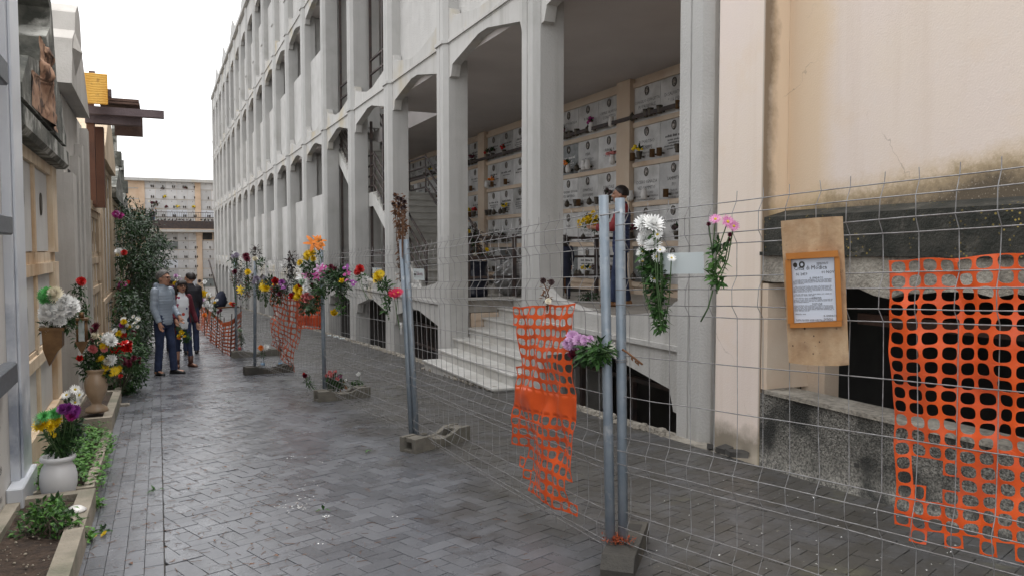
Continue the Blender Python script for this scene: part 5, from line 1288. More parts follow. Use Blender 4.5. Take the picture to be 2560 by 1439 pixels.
bouquet('white lily and white aster bunch on the left of the crowded post',PX,[('lily','white',752,688,13),('lily','white',758,694,11),('mum','white',775,706,9),('mum','white',770,716,9),('mum','white',776,724,8),('mum','white',766,730,8),('pom','paleg',759,706,8)],[(760,672,12,10,22,(3,0)),(745,705,10,14,22,(3,0))],(790,745),seed=14)
bouquet('mixed bunch of pink roses, red and yellow flowers low on the crowded post',PX,[('rose','pink',773,738,8),('rose','pink',770,749,9),('rose','pink',780,745,7),('rose','pink',757,762,8),('rose','pink',763,741,7),('pom','yellow',748,723,10),('mum','yellow',758,727,8),('mum','yellow',750,738,9),('mum','yellow',744,744,7),('rose','red',734,742,10),('rose','red',753,715,7),('rose','burg',741,733,8),('rose','burg',781,714,7),('mum','paleg',771,768,7)],[(770,765,18,14,50,(0,)),(790,745,16,24,50,(0,0,3)),(798,725,14,20,40,(0,1)),(762,780,12,8,20,(0,3))],(795,775),seed=15)
bouquet('dark red bunch with trailing foliage right of the crowded post',lambda u,v:P2(u,v,.06),[('carn','burg',829,667,6),('carn','burg',838,672,5),('carn','red',822,676,5)],[(848,690,20,18,60,(0,)),(855,712,16,14,40,(0,3)),(842,705,20,14,40,(0,))],(845,725),seed=16)
bouquet('yellow rose hanging head down on a leafy stem right of the crowded post',lambda u,v:P2(u,v,.05),[('rose','yellow',836,783,9)],[(855,735,14,14,30,(1,0)),(850,765,14,14,26,(1,2,3)),(855,780,6,8,10,(1,0))],(852,722),seed=17)
bouquet('single small yellow flower woven into the fence by the orchids',lambda u,v:P2(u,v,.05),[('mum','yellow',855,702,7)],(),(858,718),seed=18)
# between crowded post and next
bouquet('withered grey bunch sticking up left of the crowded post',PX,[('carn','dead',726,650,4)],[(728,660,14,26,60,(5,)),(724,690,14,18,40,(5,)),(733,705,10,12,20,(5,3))],(728,720),seed=19,stem=M_dryd)
bouquet('red rose and purple flower bunch above the ragged dirty net',PX,[('rose','red',694,703,9),('mum','yellow',689,713,6),('rose','red',690,724,10),('carn','purple',706,706,7),('orchid','purple',711,716,8),('orchid','lilac',696,731,8),('carn','burg',702,735,6)],[(700,722,18,14,50,(0,5)),(690,745,14,12,26,(0,5)),(716,725,10,14,24,(0,5))],(700,760),seed=20)
bouquet('bright yellow chrysanthemum pair between two fence posts',PX,[('mum','yellow',663,709,10),('mum','yellow',658,717,9),('mum','yellow',669,720,10),('mum','yellow',662,724,7)],[(672,705,16,10,36,(0,3)),(665,745,10,20,30,(0,1)),(655,735,10,16,20,(0,))],(664,765),seed=21)
bouquet('greyish lavender bunch left of the bright yellow pair',PX,[('carn','lav',645,697,7),('carn','lav',652,702,7),('carn','lav',640,704,7),('carn','white',646,706,5),('carn','lav',662,695,5)],[(650,712,12,10,24,(3,0,5)),(645,730,8,16,18,(5,0))],(645,748),seed=22)
bouquet('pale yellow rose with pale leaves at the top of the second farthest post',PX,[('rose','cream',643,650,7)],[(652,655,12,10,24,(3,3,1)),(648,668,8,10,14,(3,))],(645,680),seed=23)
bouquet('withered black bunch on top of the second farthest post',PX,[('carn','dead',641,622,4)],[(640,630,9,16,34,(5,)),(645,622,6,8,10,(5,)),(632,630,8,5,8,(5,))],(639,648),seed=24,stem=M_dryd)
PX=lambda u,v: P4(u,v,.05)
bouquet('burgundy chrysanthemum bunch left of the second farthest post',PX,[('mum','burg',617,642,9),('mum','burg',620,650,8)],[(618,665,10,14,30,(0,3))],(619,690),seed=25)
bouquet('yellow carnation with brown leaves below the burgundy bunch',PX,[('carn','yellow',624,681,7)],[(622,700,12,16,30,(4,0)),(628,710,8,12,16,(0,))],(622,725),seed=26)
bouquet('yellow trumpet flowers sticking out left of the second farthest post',PX,[('lily','yellow',605,722,8),('lily','yellow',607,729,7)],[(618,717,12,8,20,(1,3)),(620,732,10,14,20,(0,4))],(624,725),seed=27)
bouquet('grey withered bunch at the top of the farthest post',PX,[('carn','lav',586,640,6),('carn','lav',592,638,6),('carn','white',589,634,4)],[(585,648,12,12,36,(3,5,0)),(590,665,8,14,26,(3,0))],(590,685),seed=28)
bouquet('small white and burgundy bunch on the farthest post',PX,[('pom','white',580,677,5),('pom','white',581,684,4),('mum','burg',590,680,7)],[(590,700,9,24,50,(5,4)),(597,725,8,30,44,(5,4)),(604,680,8,22,36,(5,)),(612,745,8,24,24,(5,0))],(592,760),seed=29)
bouquet('small red and yellow flower low on the farthest post',PX,[('carn','red',586,760,5),('carn','orange',583,758,4),('carn','yellow',580,758,4)],(),(592,762),seed=30)
# on the fence feet
G3=at_g(835,985)
PT=lambda u,v: at_y(u,v,G3.y)
T=bouquet('pot of pink roses standing on the concrete fence foot',PT,[('rose','pink',826,932,6),('rose','pink',833,936,7),('rose','pink',840,931,6),('rose','pinkw',850,937,6),('rose','pink',820,937,4),('rose','pink',846,946,5)],[(830,950,18,14,60,(0,0,1)),(838,962,20,14,60,(0,0,4)),(825,965,12,14,30,(0,))],(835,985),seed=31,cat='potted plant',name='potted_rose')
bouquet('small white rose plant at the right end of the concrete fence foot',PT,[('rose','white',898,936,6),('rose','white',868,948,3)],[(893,958,12,10,30,(1,0)),(885,965,14,6,24,(1,0))],(893,976),seed=32)
bouquet('drooping dark red rose hanging low on the fence left of the pink rose pot',PT,[('rose','burg',765,938,6),('rose','red',763,934,4)],[(770,950,8,10,16,(1,3)),(776,962,6,10,10,(1,0))],(777,975),seed=33)
G4=at_g(660,925); PT=lambda u,v: at_y(u,v,G4.y)
M_bot=mat('clear_bottle',(.55,.60,.65),rough=.15,alpha=.55); M_blue=mat('blue_label',(.25,.42,.62),rough=.5)
def bottle(u,vb,vt,r,label,lab=M_blue):
    b=PT(u,vb); h=(PT(u,vt)-b).length; T=thing('plastic_bottle',label,'bottle',b); m=MB(); m.lathe([(r*.9,0),(r,.01),(r,h*.6),(r*.6,h*.85),(r*.3,h*.92),(r*.3,h)],seg=14); part('body',m,M_bot,T,local=True)
    m=MB(); m.lathe([(r*1.02,h*.25),(r*1.02,h*.5)],seg=14); part('label',m,lab,T,local=True); return T
bottle(657,919,893,.035,'clear plastic bottle holding the orange and white flowers'); bottle(701,919,890,.035,'plastic bottle with blue label holding the reddish flowers')
bouquet('orange and white flower pair standing in a bottle on the dark fence foot',PT,[('carn','orange',655,868,6),('mum','white',667,868,8)],[(658,882,6,8,10,(0,1))],(658,897),seed=34)
bouquet('small reddish flower spray standing in the blue labelled bottle',PT,[('carn','burg',702,850,3),('carn','burg',700,865,4),('carn','burg',703,875,3)],[(702,870,5,16,20,(4,))],(701,897),seed=35,stem=M_dry)
G5=at_g(602,884); PT=lambda u,v: at_y(u,v,G5.y)
bouquet('pale green leafy bunch standing behind the farthest fence panel',PT,[('mum','paleg',600,824,5),('mum','paleg',606,826,4)],[(602,842,8,14,34,(0,1)),(607,852,5,10,12,(0,))],(603,870),seed=36)
m=MB(); b=PT(598,880); m.lathe([(.035,0),(.04,.02),(.04,.10),(.03,.11)],b,12); solo('grave_candle',m,P['red'],'small red grave candle standing on the farthest fence foot','candle')
m=MB(); b=PT(606,880); m.lathe([(.03,0),(.035,.02),(.03,.10),(.02,.13)],b,12); solo('glass_jar',m,M_bot,'clear glass jar beside the red grave candle','jar')
# flowers along the far orange netting
def PF(Yk): return lambda u,v: at_y(u,v,Yk)
for i,(lab,Y,bl,fo) in enumerate([
 ('yellow chrysanthemum pot at the near part of the orange netting fence',24,[('mum','yellow',511,734,8),('mum','yellow',516,736,7),('mum','yellow',508,738,5)],[(512,744,8,5,14,(0,))]),
 ('white flower bunch hanging on the orange netting fence',22,[('mum','white',519,757,6),('mum','white',516,762,6),('mum','white',522,762,6),('mum','white',515,750,5),('carn','lilac',513,749,4)],[(518,768,6,8,14,(1,3))]),
 ('small yellow bunch left of the white bunch on the orange netting',22.5,[('mum','yellow',506,752,5),('carn','orange',503,752,4)],[(506,758,4,4,6,(4,))]),
 ('cream and white bunch above the sticks of the orange netting',21,[('mum','cream',525,739,5),('mum','white',523,735,5),('mum','white',528,741,4)],[(526,748,5,6,10,(0,1))]),
 ('white and yellow bunch with long green stems inside the orange netting',19.5,[('mum','white',538,751,5),('mum','white',532,763,5),('mum','yellow',537,756,4),('mum','white',542,750,4),('mum','white',529,774,4)],[(536,775,6,14,36,(1,0)),(534,785,5,8,16,(1,))]),
 ('dark red flower on the sagging orange netting nearest the fence',18.2,[('carn','burg',552,775,4),('carn','burg',550,780,4)],[(551,788,3,8,8,(0,))]),
 ('orange faded bunch low in the orange netting',21.5,[('carn','orange',518,786,5),('carn','orange',516,789,4)],[(518,792,4,4,6,(4,))]),
 ('white and dark bunch on a post at the far end of the orange netting',36,[('mum','white',512,705,5),('carn','dead',504,703,4),('mum','white',515,708,3)],[(508,706,8,4,16,(0,5))])]):
    bouquet(lab,PF(Y),bl,fo,(bl[0][2]+1,bl[0][3]+28),seed=50+i)
# left side bouquets
PX=lambda u,v: at_y(u,v,7.15)
bouquet('large white chrysanthemum bunch with green mums in the bronze holder on the yellow tomb',PX,[('pom','cream',149,736,17),('mum','green',121,734,16),('mum','green',131,742,14),('mum','green',118,750,13),('mum','green',110,738,12),('pom','white',170,753,16),('pom','white',181,762,16),('pom','white',189,771,13),('pom','white',163,774,16),('pom','white',151,775,14),('pom','white',131,770,14),('pom','white',119,782,14),('pom','white',137,786,16),('pom','white',149,796,16),('pom','white',159,804,12),('pom','white',112,790,11),('pom','white',142,805,12),('pom','white',174,782,12),('daisy','white',126,820,14)],
 [(145,760,30,16,40,(0,)),(135,800,26,14,40,(0,)),(120,815,18,14,30,(0,)),(160,815,22,10,40,(0,)),(180,795,14,10,20,(0,))],(140,830),seed=70,leafL=.05)
PX=lambda u,v: at_y(u,v,8.5)
bouquet('single red carnation on a tall leafy stem above the white bunch',PX,[('carn','red',206,704,10),('carn','red',200,702,8)],[(195,722,14,8,18,(0,)),(198,738,16,8,14,(0,))],(190,765),seed=71,leafL=.05)
bouquet('small white lily with drooping leaves right of the white bunch',PX,[('lily','white',204,795,8)],[(208,785,8,12,16,(0,1)),(200,815,10,14,20,(0,))],(200,830),seed=72,leafL=.05)
VBY=VB.y
PX=lambda u,v: at_y(u,v,VBY)
bouquet('big mixed arrangement of red, white, pink and yellow flowers in the beige urn',PX,[('mum','burg',240,822,12),('mum','burg',248,815,10),('pom','cream',248,838,9),('mum','burg',238,846,8),('pom','white',276,846,15),('pom','white',285,852,12),('pom','pink',239,870,9),('pom','pink',245,874,7),('mum','yellow',264,864,8),('mum','yellow',270,860,7),('pom','white',284,900,13),('pom','cream',275,902,9),('mum','yellow',253,897,8),('mum','yellow',262,893,6),('daisy','yellow',262,912,8),('daisy','yellow',270,918,8),('daisy','yellow',290,926,10),('daisy','yellow',298,922,9),('daisy','yellow',286,932,7),('daisy','yellow',264,935,8),('daisy','yellow',248,930,6),('carn','pink',268,872,7),('rose','red',205,895,8),('carn','red',202,850,6)],
 [(225,860,24,24,70,(0,)),(235,900,26,24,80,(0,0,1)),(245,940,30,20,80,(0,)),(275,885,22,20,50,(0,)),(215,920,16,24,50,(0,))],(245,955),seed=73,leafL=.07)
m=MB(); rr=random.Random(3)
for (u0,v0,u1,v1) in ((275,865,312,885),(285,855,322,862),(305,850,330,880)):
    a=at_y(u0,v1,VBY+.25); b=at_y(u1,v0,VBY+.25)
    vsx=[]
    for i in range(7):
        for j in range(7):
            p=a.lerp(b,0); p=Vector((a.x+(b.x-a.x)*i/6,VBY+.25+.12*noise.noise(Vector((i*.9,j*.9,u0))),a.z+(b.z-a.z)*j/6)); vsx.append(p)
    m.add(vsx,[(i*7+j,(i+1)*7+j,(i+1)*7+j+1,i*7+j+1) for i in range(6) for j in range(6)],False)
o=solo('red_wrapping_paper',m,mat('glossy_red_foil',(.62,.02,.015),(.45,.012,.01),5,rough=.2),'glossy red wrapping of a bouquet lying behind the beige urn arrangement','wrapping',norm=False); sd=o.modifiers.new('s','SOLIDIFY'); sd.thickness=.004
PX=lambda u,v: at_y(u,v,VW.y)
bouquet('yellow, green and purple chrysanthemums in the round white marble vase',PX,[('mum','yellow',120,1058,15),('mum','yellow',134,1053,15),('mum','yellow',148,1046,13),('mum','yellow',142,1062,10),('mum','yellow',155,1058,8),('daisy','yellow',133,1079,7),('daisy','yellow',150,1083,6),('mum','paleg',112,1045,14),('mum','green',130,1035,13),('mum','paleg',122,1050,12),('mum','green',147,1030,13),('mum','paleg',160,1022,10),('mum','green',158,1032,10),('pom','purple',178,1018,12),('pom','purple',190,1017,12),('pom','purple',200,1022,12),('pom','purple',206,1030,11),('pom','mag',186,1027,11),('pom','mag',198,1034,10)],
 [(150,1085,30,24,90,(0,)),(165,1110,32,22,90,(0,0,1)),(140,1105,24,24,60,(0,)),(190,1070,20,26,60,(0,3)),(175,1060,16,16,40,(0,)),(150,1128,30,10,40,(0,))],(158,1140),seed=74,leafL=.05,depth=.10)
PX=lambda u,v: at_y(u,v,7.6)
bouquet('four tall white daisies on thin stems behind the white vase',PX,[('daisy','white',192,972,11),('daisy','white',170,986,11),('daisy','white',200,987,12),('daisy','white',193,1004,12),('daisy','white',158,1018,6)],[(170,995,6,8,8,(0,)),(165,1005,6,6,6,(0,))],(180,1070),seed=75)
PX=lambda u,v: at_y(u,v,12.8)
bouquet('yellow, white and purple flowers in the rose planter beyond the beige urn',PX,[('mum','white',312,797,6),('mum','yellow',317,803,7),('mum','white',322,812,5),('mum','yellow',321,818,7),('carn','mag',308,812,6),('mum','white',315,828,7),('mum','white',311,832,6),('mum','yellow',303,833,8),('mum','white',292,825,6),('carn','red',318,838,7),('carn','burg',333,833,8)],[(310,820,20,20,60,(0,3)),(318,842,16,12,40,(0,))],(312,860),seed=76)
PX=lambda u,v: at_y(u,v,11.25)
bouquet('row of small dark red blooms low in the rose shrub',PX,[('carn','burg',u,v,6) for u,v in [(315,897,),(325,903),(335,899),(345,905),(353,897),(330,910),(318,908),(340,893),(305,895)]]+[('carn','red',309,938,5),('daisy','white',302,995,4)],[(330,905,24,10,40,(0,))],(325,930),seed=77)
PX=lambda u,v: at_y(u,v,17.0)
bouquet('magenta flower bunch high on the tomb wall above the bush',PX,[('carn','mag',296,537,8),('carn','mag',304,541,8),('carn','lilac',300,535,6)],[(298,556,8,12,24,(0,)),(296,580,8,10,12,(0,))],(298,600),seed=78)
bouquet('white and yellow flower bunch on the tomb wall at the bush edge',PX,[('mum','white',299,630,9),('mum','white',306,634,8),('mum','yellow',300,636,6),('carn','red',316,633,7)],[(305,650,14,14,40,(0,)),(302,665,10,14,24,(0,))],(305,690),seed=79)
bouquet('magenta and red flower bunch low beside the bush',PX,[('carn','mag',309,712,9),('carn','mag',316,710,7),('carn','burg',303,720,7),('carn','red',322,706,5)],[(308,728,12,14,34,(0,)),(306,750,10,14,24,(0,))],(308,780),seed=80)
PX=lambda u,v: at_y(u,v,13.8)
bouquet('cluster of white blossoms at the foot of the evergreen bush',PX,[('daisy','white',u,v,5) for u,v in [(338,790),(345,795),(350,802),(343,806),(335,812),(352,815),(347,822),(340,827),(330,800),(355,797)]],[(343,805,16,20,50,(3,0))],(345,850),seed=81)
# flowers of the near ground
PX=lambda u,v: at_g(u,v,.015)
bouquet('small fallen yellow flower sprig lying on the border pavers',PX,[('daisy','yellow',262,1332,8),('daisy','yellow',243,1335,5)],[(258,1322,14,7,20,(0,1))],(258,1326),seed=82,up=1.5,leafL=.035)
m=MB(); p=at_g(190,1278,.15); m.lathe([(.055,0),(.06,.008),(.045,.02),(.03,.03)],p+Vector((0,0,.004)),16); solo('china_saucer',m,M_china,'small white china saucer upside down on the near planter rim','saucer')
m=MB(); p=at_g(570,667) if False else at_g(311,1010,.02); m.box((p.x-.05,p.y-.04,gz(p.y)),(p.x+.06,p.y+.05,gz(p.y)+.03)); solo('loose_brick',m,M_rubble,'small brown brick piece lying beside the beige planter corner','brick')
# ------------------------------------------------------------------ people
def remesh(mb,vox,it=3,name='body',mats=None):
    me=mb.mesh(name,mats or []); fixn(me); o=bpy.data.objects.new('tmp',me); col.objects.link(o)
    r=o.modifiers.new('r','REMESH'); r.mode='VOXEL'; r.voxel_size=vox; r.use_smooth_shade=True
    s=o.modifiers.new('s','SMOOTH'); s.iterations=it; s.factor=.5
    dg=bpy.context.evaluated_depsgraph_get(); out=bpy.data.meshes.new_from_object(o.evaluated_get(dg)); out.name=name
    bpy.data.objects.remove(o); bpy.data.meshes.remove(me)
    out.materials.clear()
    for m in (mats or []): out.materials.append(m)
    for p in out.polygons: p.use_smooth=True; p.material_index=0
    return out
M_skin=mat('skin',(.42,.22,.14),(.46,.25,.17),9,rough=.5)
M_hairg=mat('greying_hair',(.07,.065,.06),(.13,.125,.12),40,rough=.6); M_hair=mat('dark_hair',(.016,.012,.011),(.03,.022,.02),40,rough=.45)
M_puff=mat('grey_blue_puffer',(.25,.30,.36),(.29,.34,.40),7,rough=.45,bump=.15,bs=30); M_jean=mat('dark_denim',(.014,.024,.06),(.03,.045,.10),9,rough=.85,bump=.9,bs=13); M_jean2=mat('blue_denim',(.03,.07,.16),(.05,.10,.2),9,rough=.85)
M_shoe=mat('black_leather',(.012,.012,.013),rough=.4); M_boot=mat('brown_leather',(.10,.04,.025),rough=.5); M_tan=mat('tan_boot',(.30,.15,.06),(.24,.12,.05),8,rough=.7)
M_card=mat('burgundy_cardigan',(.10,.012,.022),(.13,.018,.03),9,rough=.9,bump=.3,bs=90)
M_blk=mat('black_coat',(.018,.018,.024),(.028,.028,.034),6,rough=.8,bump=.9,bs=12); M_navy=mat('navy_coat',(.012,.016,.035),(.018,.022,.045),6,rough=.8)
M_vest=mat('blue_gilet',(.022,.035,.11),(.03,.05,.15),6,rough=.55,wave=(5,'Z',.7,2)); M_redsl=mat('red_sleeve',(.30,.025,.03),(.24,.02,.025),6,rough=.7)
def blouse_mat():
    m=mat('floral_blouse',(.72,.74,.76),(.66,.68,.72),3,rough=.5,vor=None); nt=m.node_tree; N=nt.nodes; L=nt.links; b=N['Principled BSDF']
    tc=N.new('ShaderNodeTexCoord'); v=N.new('ShaderNodeTexVoronoi'); v.inputs['Scale'].default_value=11; L.new(tc.outputs['Object'],v.inputs['Vector'])
    r=N.new('ShaderNodeMapRange'); r.inputs[1].default_value=.34; r.inputs[2].default_value=.30; L.new(v.outputs['Distance'],r.inputs[0])
    cr=N.new('ShaderNodeValToRGB'); e=cr.color_ramp; e.interpolation='CONSTANT'; e.elements[0].color=(.45,.05,.03,1); e.elements[1].position=.35; e.elements[1].color=(.30,.02,.10,1)
    q=e.elements.new(.6); q.color=(.06,.05,.2,1); q=e.elements.new(.8); q.color=(.5,.16,.04,1)
    sp=N.new('ShaderNodeSeparateColor'); L.new(v.outputs['Color'],sp.inputs[0]); L.new(sp.outputs[0],cr.inputs[0])
    mx=N.new('ShaderNodeMix'); mx.data_type='RGBA'; L.new(r.outputs[0],mx.inputs[0]); mx.inputs[6].default_value=(.72,.74,.77,1); L.new(cr.outputs[0],mx.inputs[7]); L.new(mx.outputs[2],b.inputs['Base Color']); return m
M_blouse=blouse_mat()
def ering(z,rx,ry,cx=0,cy=0,n=18): return [Vector((cx+rx*math.cos(2*math.pi*k/n),cy+ry*math.sin(2*math.pi*k/n),z)) for k in range(n)]
def lerp_path(pts,rs,n):
    out=[];ro=[]
    for i in range(len(pts)-1):
        a,b=Vector(pts[i]),Vector(pts[i+1])
        for k in range(n): out.append(a.lerp(b,k/n)); ro.append(rs[i]+(rs[i+1]-rs[i])*k/n)
    out.append(Vector(pts[-1])); ro.append(rs[-1]); return out,ro
def person(label,loc,rz,H,arms,legs=None,top=M_puff,sleeve=None,trouser=M_jean,shoe=M_shoe,hair=M_hair,hairlen='short',puffer=False,coat=.80,female=False,head_rz=0,glasses=False,blouse=None,vox=.010,hood=False,boots=0,lean=0,skirtcoat=False):
    k=H/1.75; S_=Matrix.Rotation(rz,4,'Z')@Matrix.Scale(k,4)
    T=thing('person',label,'person',loc)
    def emit(me,name,par=None):
        me.transform(S_); o=link(name,me); o.parent=par or T; return o
    f=.88 if female else 1
    legs=legs or [((.09,0,.90),(.10,.02,.50),(.105,-.02,.09),(.02,.16)),((-.09,0,.90),(-.10,.02,.50),(-.105,-.02,.09),(-.02,.16))]
    SH={'R':Vector((.172*f,-.01,1.425)),'L':Vector((-.172*f,-.01,1.425))}
    b=MB()
    # body: torso, neck, head, limbs fused into one skin
    b.loft([ering(z,rx*f,ry,0,cy) for z,rx,ry,cy in ((.82,.13,.10,0),(.90,.165,.115,0),(1.0,.15,.105,0),(1.10,.14,.10,0),(1.25,.165,.115,0),(1.38,.175,.11,-.01),(1.45,.13,.085,-.01),(1.49,.06,.06,-.01))])
    Rh=Matrix.Rotation(head_rz,4,'Z'); hc=Vector((0,.02,1.632))
    b.tube([(0,-.01,1.44),(0,0,1.56)],[.06*f,.055*f],12)
    HS=1.10
    def hp(x,y,z): return hc+(Rh@Vector((x,y,z)))*HS
    R3=Rh.to_3x3()*HS
    b.ell(hc+R3@Vector((0,-.012,.025)),(.076,.096,.092),R3); b.ell(hc+R3@Vector((0,.022,-.035)),(.060,.070,.080),R3); b.ell(hc+R3@Vector((0,.045,-.085)),(.038,.042,.03),R3)
    b.tube([hp(0,.088,.025),hp(0,.112,-.015),hp(0,.100,-.025)],[.011,.016,.014],8)
    for s in (1,-1): b.ell(hc+R3@Vector((s*.078,-.005,-.005)),(.012,.022,.033),R3); b.ell(hc+R3@Vector((s*.032,.075,-.02)),(.022,.022,.022),R3)
    b.ell(hc+R3@Vector((0,.082,.032)),(.055,.02,.014),R3)
    hands=[]
    for sd,(el,wr,hd) in arms.items():
        s=SH[sd]; el,wr,hd=Vector(el),Vector(wr),Vector(hd).normalized()
        b.tube(*lerp_path([s,el,wr],[.052*f,.042*f,.030*f],4),10); b.ell(s,.06*f)
        pc=wr+hd*.055; b.tube([wr,wr+hd*.03,wr+hd*.085],[.028,.034,.030],10)
        hands.append((sd,wr,hd))
    for (h,kn,an,to) in legs:
        b.tube(*lerp_path([h,kn,an],[.082,.055,.042],4),12); a=Vector(an); b.tube([a+Vector((0,-.03,-.04)),a+Vector((to[0],to[1],-.055))],[.04,.03],10)
    me=remesh(b,vox,3,'body',[M_skin])
    # five fingers grown from each palm
    bm=bmesh.new(); bm.from_mesh(me); fm=MB()
    for sd,wr,hd in hands:
        side=hd.cross(Vector((0,1,0))); 
        if side.length<.2: side=hd.cross(Vector((1,0,0)))
        side.normalize(); nrm=side.cross(hd).normalized()
        if nrm.dot(Vector((-1 if sd=='R' else 1,.3,-.1)))<0: nrm=-nrm
        side=hd.cross(nrm)
        for i,(o,l) in enumerate(((-.026,.062),(-.009,.075),(.009,.072),(.025,.056))):
            p=wr+hd*.075+side*o; fm.tube([p,p+hd*l*.45+nrm*.004,p+hd*l*.8+nrm*.018,p+hd*l*.95+nrm*.034],[.0095,.009,.008,.006],7)
        q=wr+hd*.03-side*.026; fm.tube([q,q+hd*.025-side*.022+nrm*.01,q+hd*.055-side*.025+nrm*.022],[.012,.010,.007],7)
    t=fm.mesh('t',[]); bm.from_mesh(t); bm.to_mesh(me); bm.free()
    for p in me.polygons: p.use_smooth=True
    body=emit(me,'body')
    # eyes, mouth
    m=MB()
    for s in (1,-1): m.ell(hp(s*.032,.090,.012),(.012,.006,.006),R3,8,6)
    emit(m.mesh('eyes',[M_hair]),'eyes',body)
    m=MB(); m.ell(hp(0,.098,-.055),(.024,.008,.007),R3,8,6); emit(m.mesh('mouth',[P['burg'] if female else mat('lips',(.30,.12,.09))]),'mouth',body)
    # hair
    m=MB(); G=[]
    for i in range(13):
        th=math.pi*i/12*.62
        ring=[]
        for q in range(22):
            an=2*math.pi*q/22; y=math.sin(an); lim=1.0
            fr=max(0,math.sin(an))               # front of the head
            t2=th*(1-.52*fr) if hairlen=='short' else th*(1-(.36*fr))
            rr=1+.03*noise.noise(Vector((q*.8,i*.6,1)))
            ring.append(hc+R3@Vector((.088*rr*math.sin(t2)*math.cos(an),-.014+.107*rr*math.sin(t2)*y,.028+.105*rr*math.cos(t2))))
        G.append(ring)
    m.loft(G,True)
    if hairlen=='bob':
        for q in range(40):
            an=math.pi*(.95+1.1*q/39)-.0; 
            x,y=.088*math.cos(an),-.014+.10*math.sin(an); m.tube([hp(x*.9,y*.9,.06),hp(x*1.12,y*1.05,-.02),hp(x*1.1,y*1.1,-.10),hp(x*.95,y,-.145)],[.02,.024,.022,.008],6)
        for q in range(9): x=-.06+.015*q; m.tube([hp(x*.7,.05,.115),hp(x,.085,.07),hp(x*1.05,.098,.03)],[.014,.014,.006],5)
    emit(m.mesh('hair',[hair]),'hair')
    if glasses:
        m=MB()
        for s in (1,-1):
            m.tube([hp(s*.034+.024*math.cos(a*.6283),.112,.012+.017*math.sin(a*.6283)) for a in range(11)],.0032,4,False); m.tube([hp(s*.058,.110,.018),hp(s*.082,.02,.02)],.003,4)
        m.tube([hp(-.012,.114,.016),hp(.012,.114,.016)],.003,4); emit(m.mesh('glasses',[M_shoe]),'glasses')
    # trousers and shoes
    m=MB(); m.loft([ering(z,rx*f,ry) for z,rx,ry in ((.80,.10,.09),(.86,.165,.122),(.93,.178,.128),(1.02,.162,.118),(1.06,.155,.112))])
    for (h,kn,an,to) in legs:
        a=Vector(an); bt=.06 if not boots else .0
        pts,rs=lerp_path([h,kn,(a.x,a.y,a.z+(.10 if boots else -.02))],[.098,.068 if not female else .06,.062 if not female else .048],7)
        rs=[r*(1+.04*math.sin(i*2.1)) for i,r in enumerate(rs)]; m.tube(pts,rs,12)
    emit(remesh(m,vox,2,'trousers',[trouser]),'trousers')
    for (h,kn,an,to) in legs:
        m=MB(); a=Vector(an); d=Vector((to[0],to[1],0)).normalized(); ft=Vector((to[0],to[1],0))
        m.loft([[a+d*yy+Vector((-d.y*w*math.cos(2*math.pi*j/10),d.x*w*math.cos(2*math.pi*j/10),-.09+hh*.5+hh*.5*math.sin(2*math.pi*j/10))) for j in range(10)] for yy,w,hh in ((-.075,.02,.05),(-.06,.036,.075),(0,.042,.10),(.07,.046,.075),(.13,.046,.06),(.18,.034,.05),(.195,.012,.03))])
        m.tube([a+Vector((0,0,-.03)),a+Vector((0,0,.03+(.11 if boots else 0)))],[.046,.052 if boots else .046],10)
        me=m.mesh('shoe',[shoe]); fixn(me); emit(me,'shoe')
    # upper garment
    def upper(zlo,grow,mt,name,fr_open=False,sl=True,slm=None):
        m=MB(); prof=((zlo-.02,.150,.115,0),(zlo,.172,.125,0),(.92,.180,.132,0),(1.0,.168,.125,0),(1.10,.165,.122,0),(1.25,.186,.135,0),(1.38,.192,.126,-.01),(1.445,.15,.098,-.01),(1.50,.082,.080,-.005),(1.535,.078,.078,0))
        prof=[p for p in prof if p[0]>=zlo-.021 and (p[0]<=zlo or p[0]>zlo+.03)]
        rings=[]
        zz=zlo-.02; 
        N_=60
        for i in range(N_+1):
            z=zlo-.02+(1.535-zlo+.02)*i/N_
            for a,c in zip(prof[:-1],prof[1:]):
                if a[0]<=z<=c[0]+1e-6:
                    t=(z-a[0])/max(1e-6,c[0]-a[0]); rx=a[1]+(c[1]-a[1])*t; ry=a[2]+(c[2]-a[2])*t; cy=a[3]+(c[3]-a[3])*t; break
            q=1+grow+(.045*abs(math.sin(z*math.pi/.046))-.02 if puffer and z<1.47 else .008*math.sin(z*37))
            rings.append(ering(z,rx*(.85 if puffer else .90)*f*q,ry*.96*q,0,cy,24))
        if fr_open:
            m2=[]
            for r in rings: m2.append([p for p in r])
        m.loft(rings)
        if sl:
            for sd,(el,wr,hd) in arms.items():
                s=SH[sd]; pts,rs=lerp_path([s+Vector((0,0,.0)),el,Vector(wr).lerp(Vector(el),.06)],[.066*f,.056*f,.044*f],12)
                if puffer: rs=[r*(1.02+.10*abs(math.sin(i*.9))) for i,r in enumerate(rs)]
                m.tube(pts,rs,12); m.ell(s,.066*f)
        if hood:
            m.tube([Vector((.085*math.cos(a),-.03+.09*math.sin(a),1.50+.02*math.cos(a*2))) for a in [math.pi*(.98+1.04*i/12) for i in range(13)]],[.025]+[.05]*11+[.025],10)
        return emit(remesh(m,vox*.85 if puffer else vox,1 if puffer else 2,name,[mt]),name)
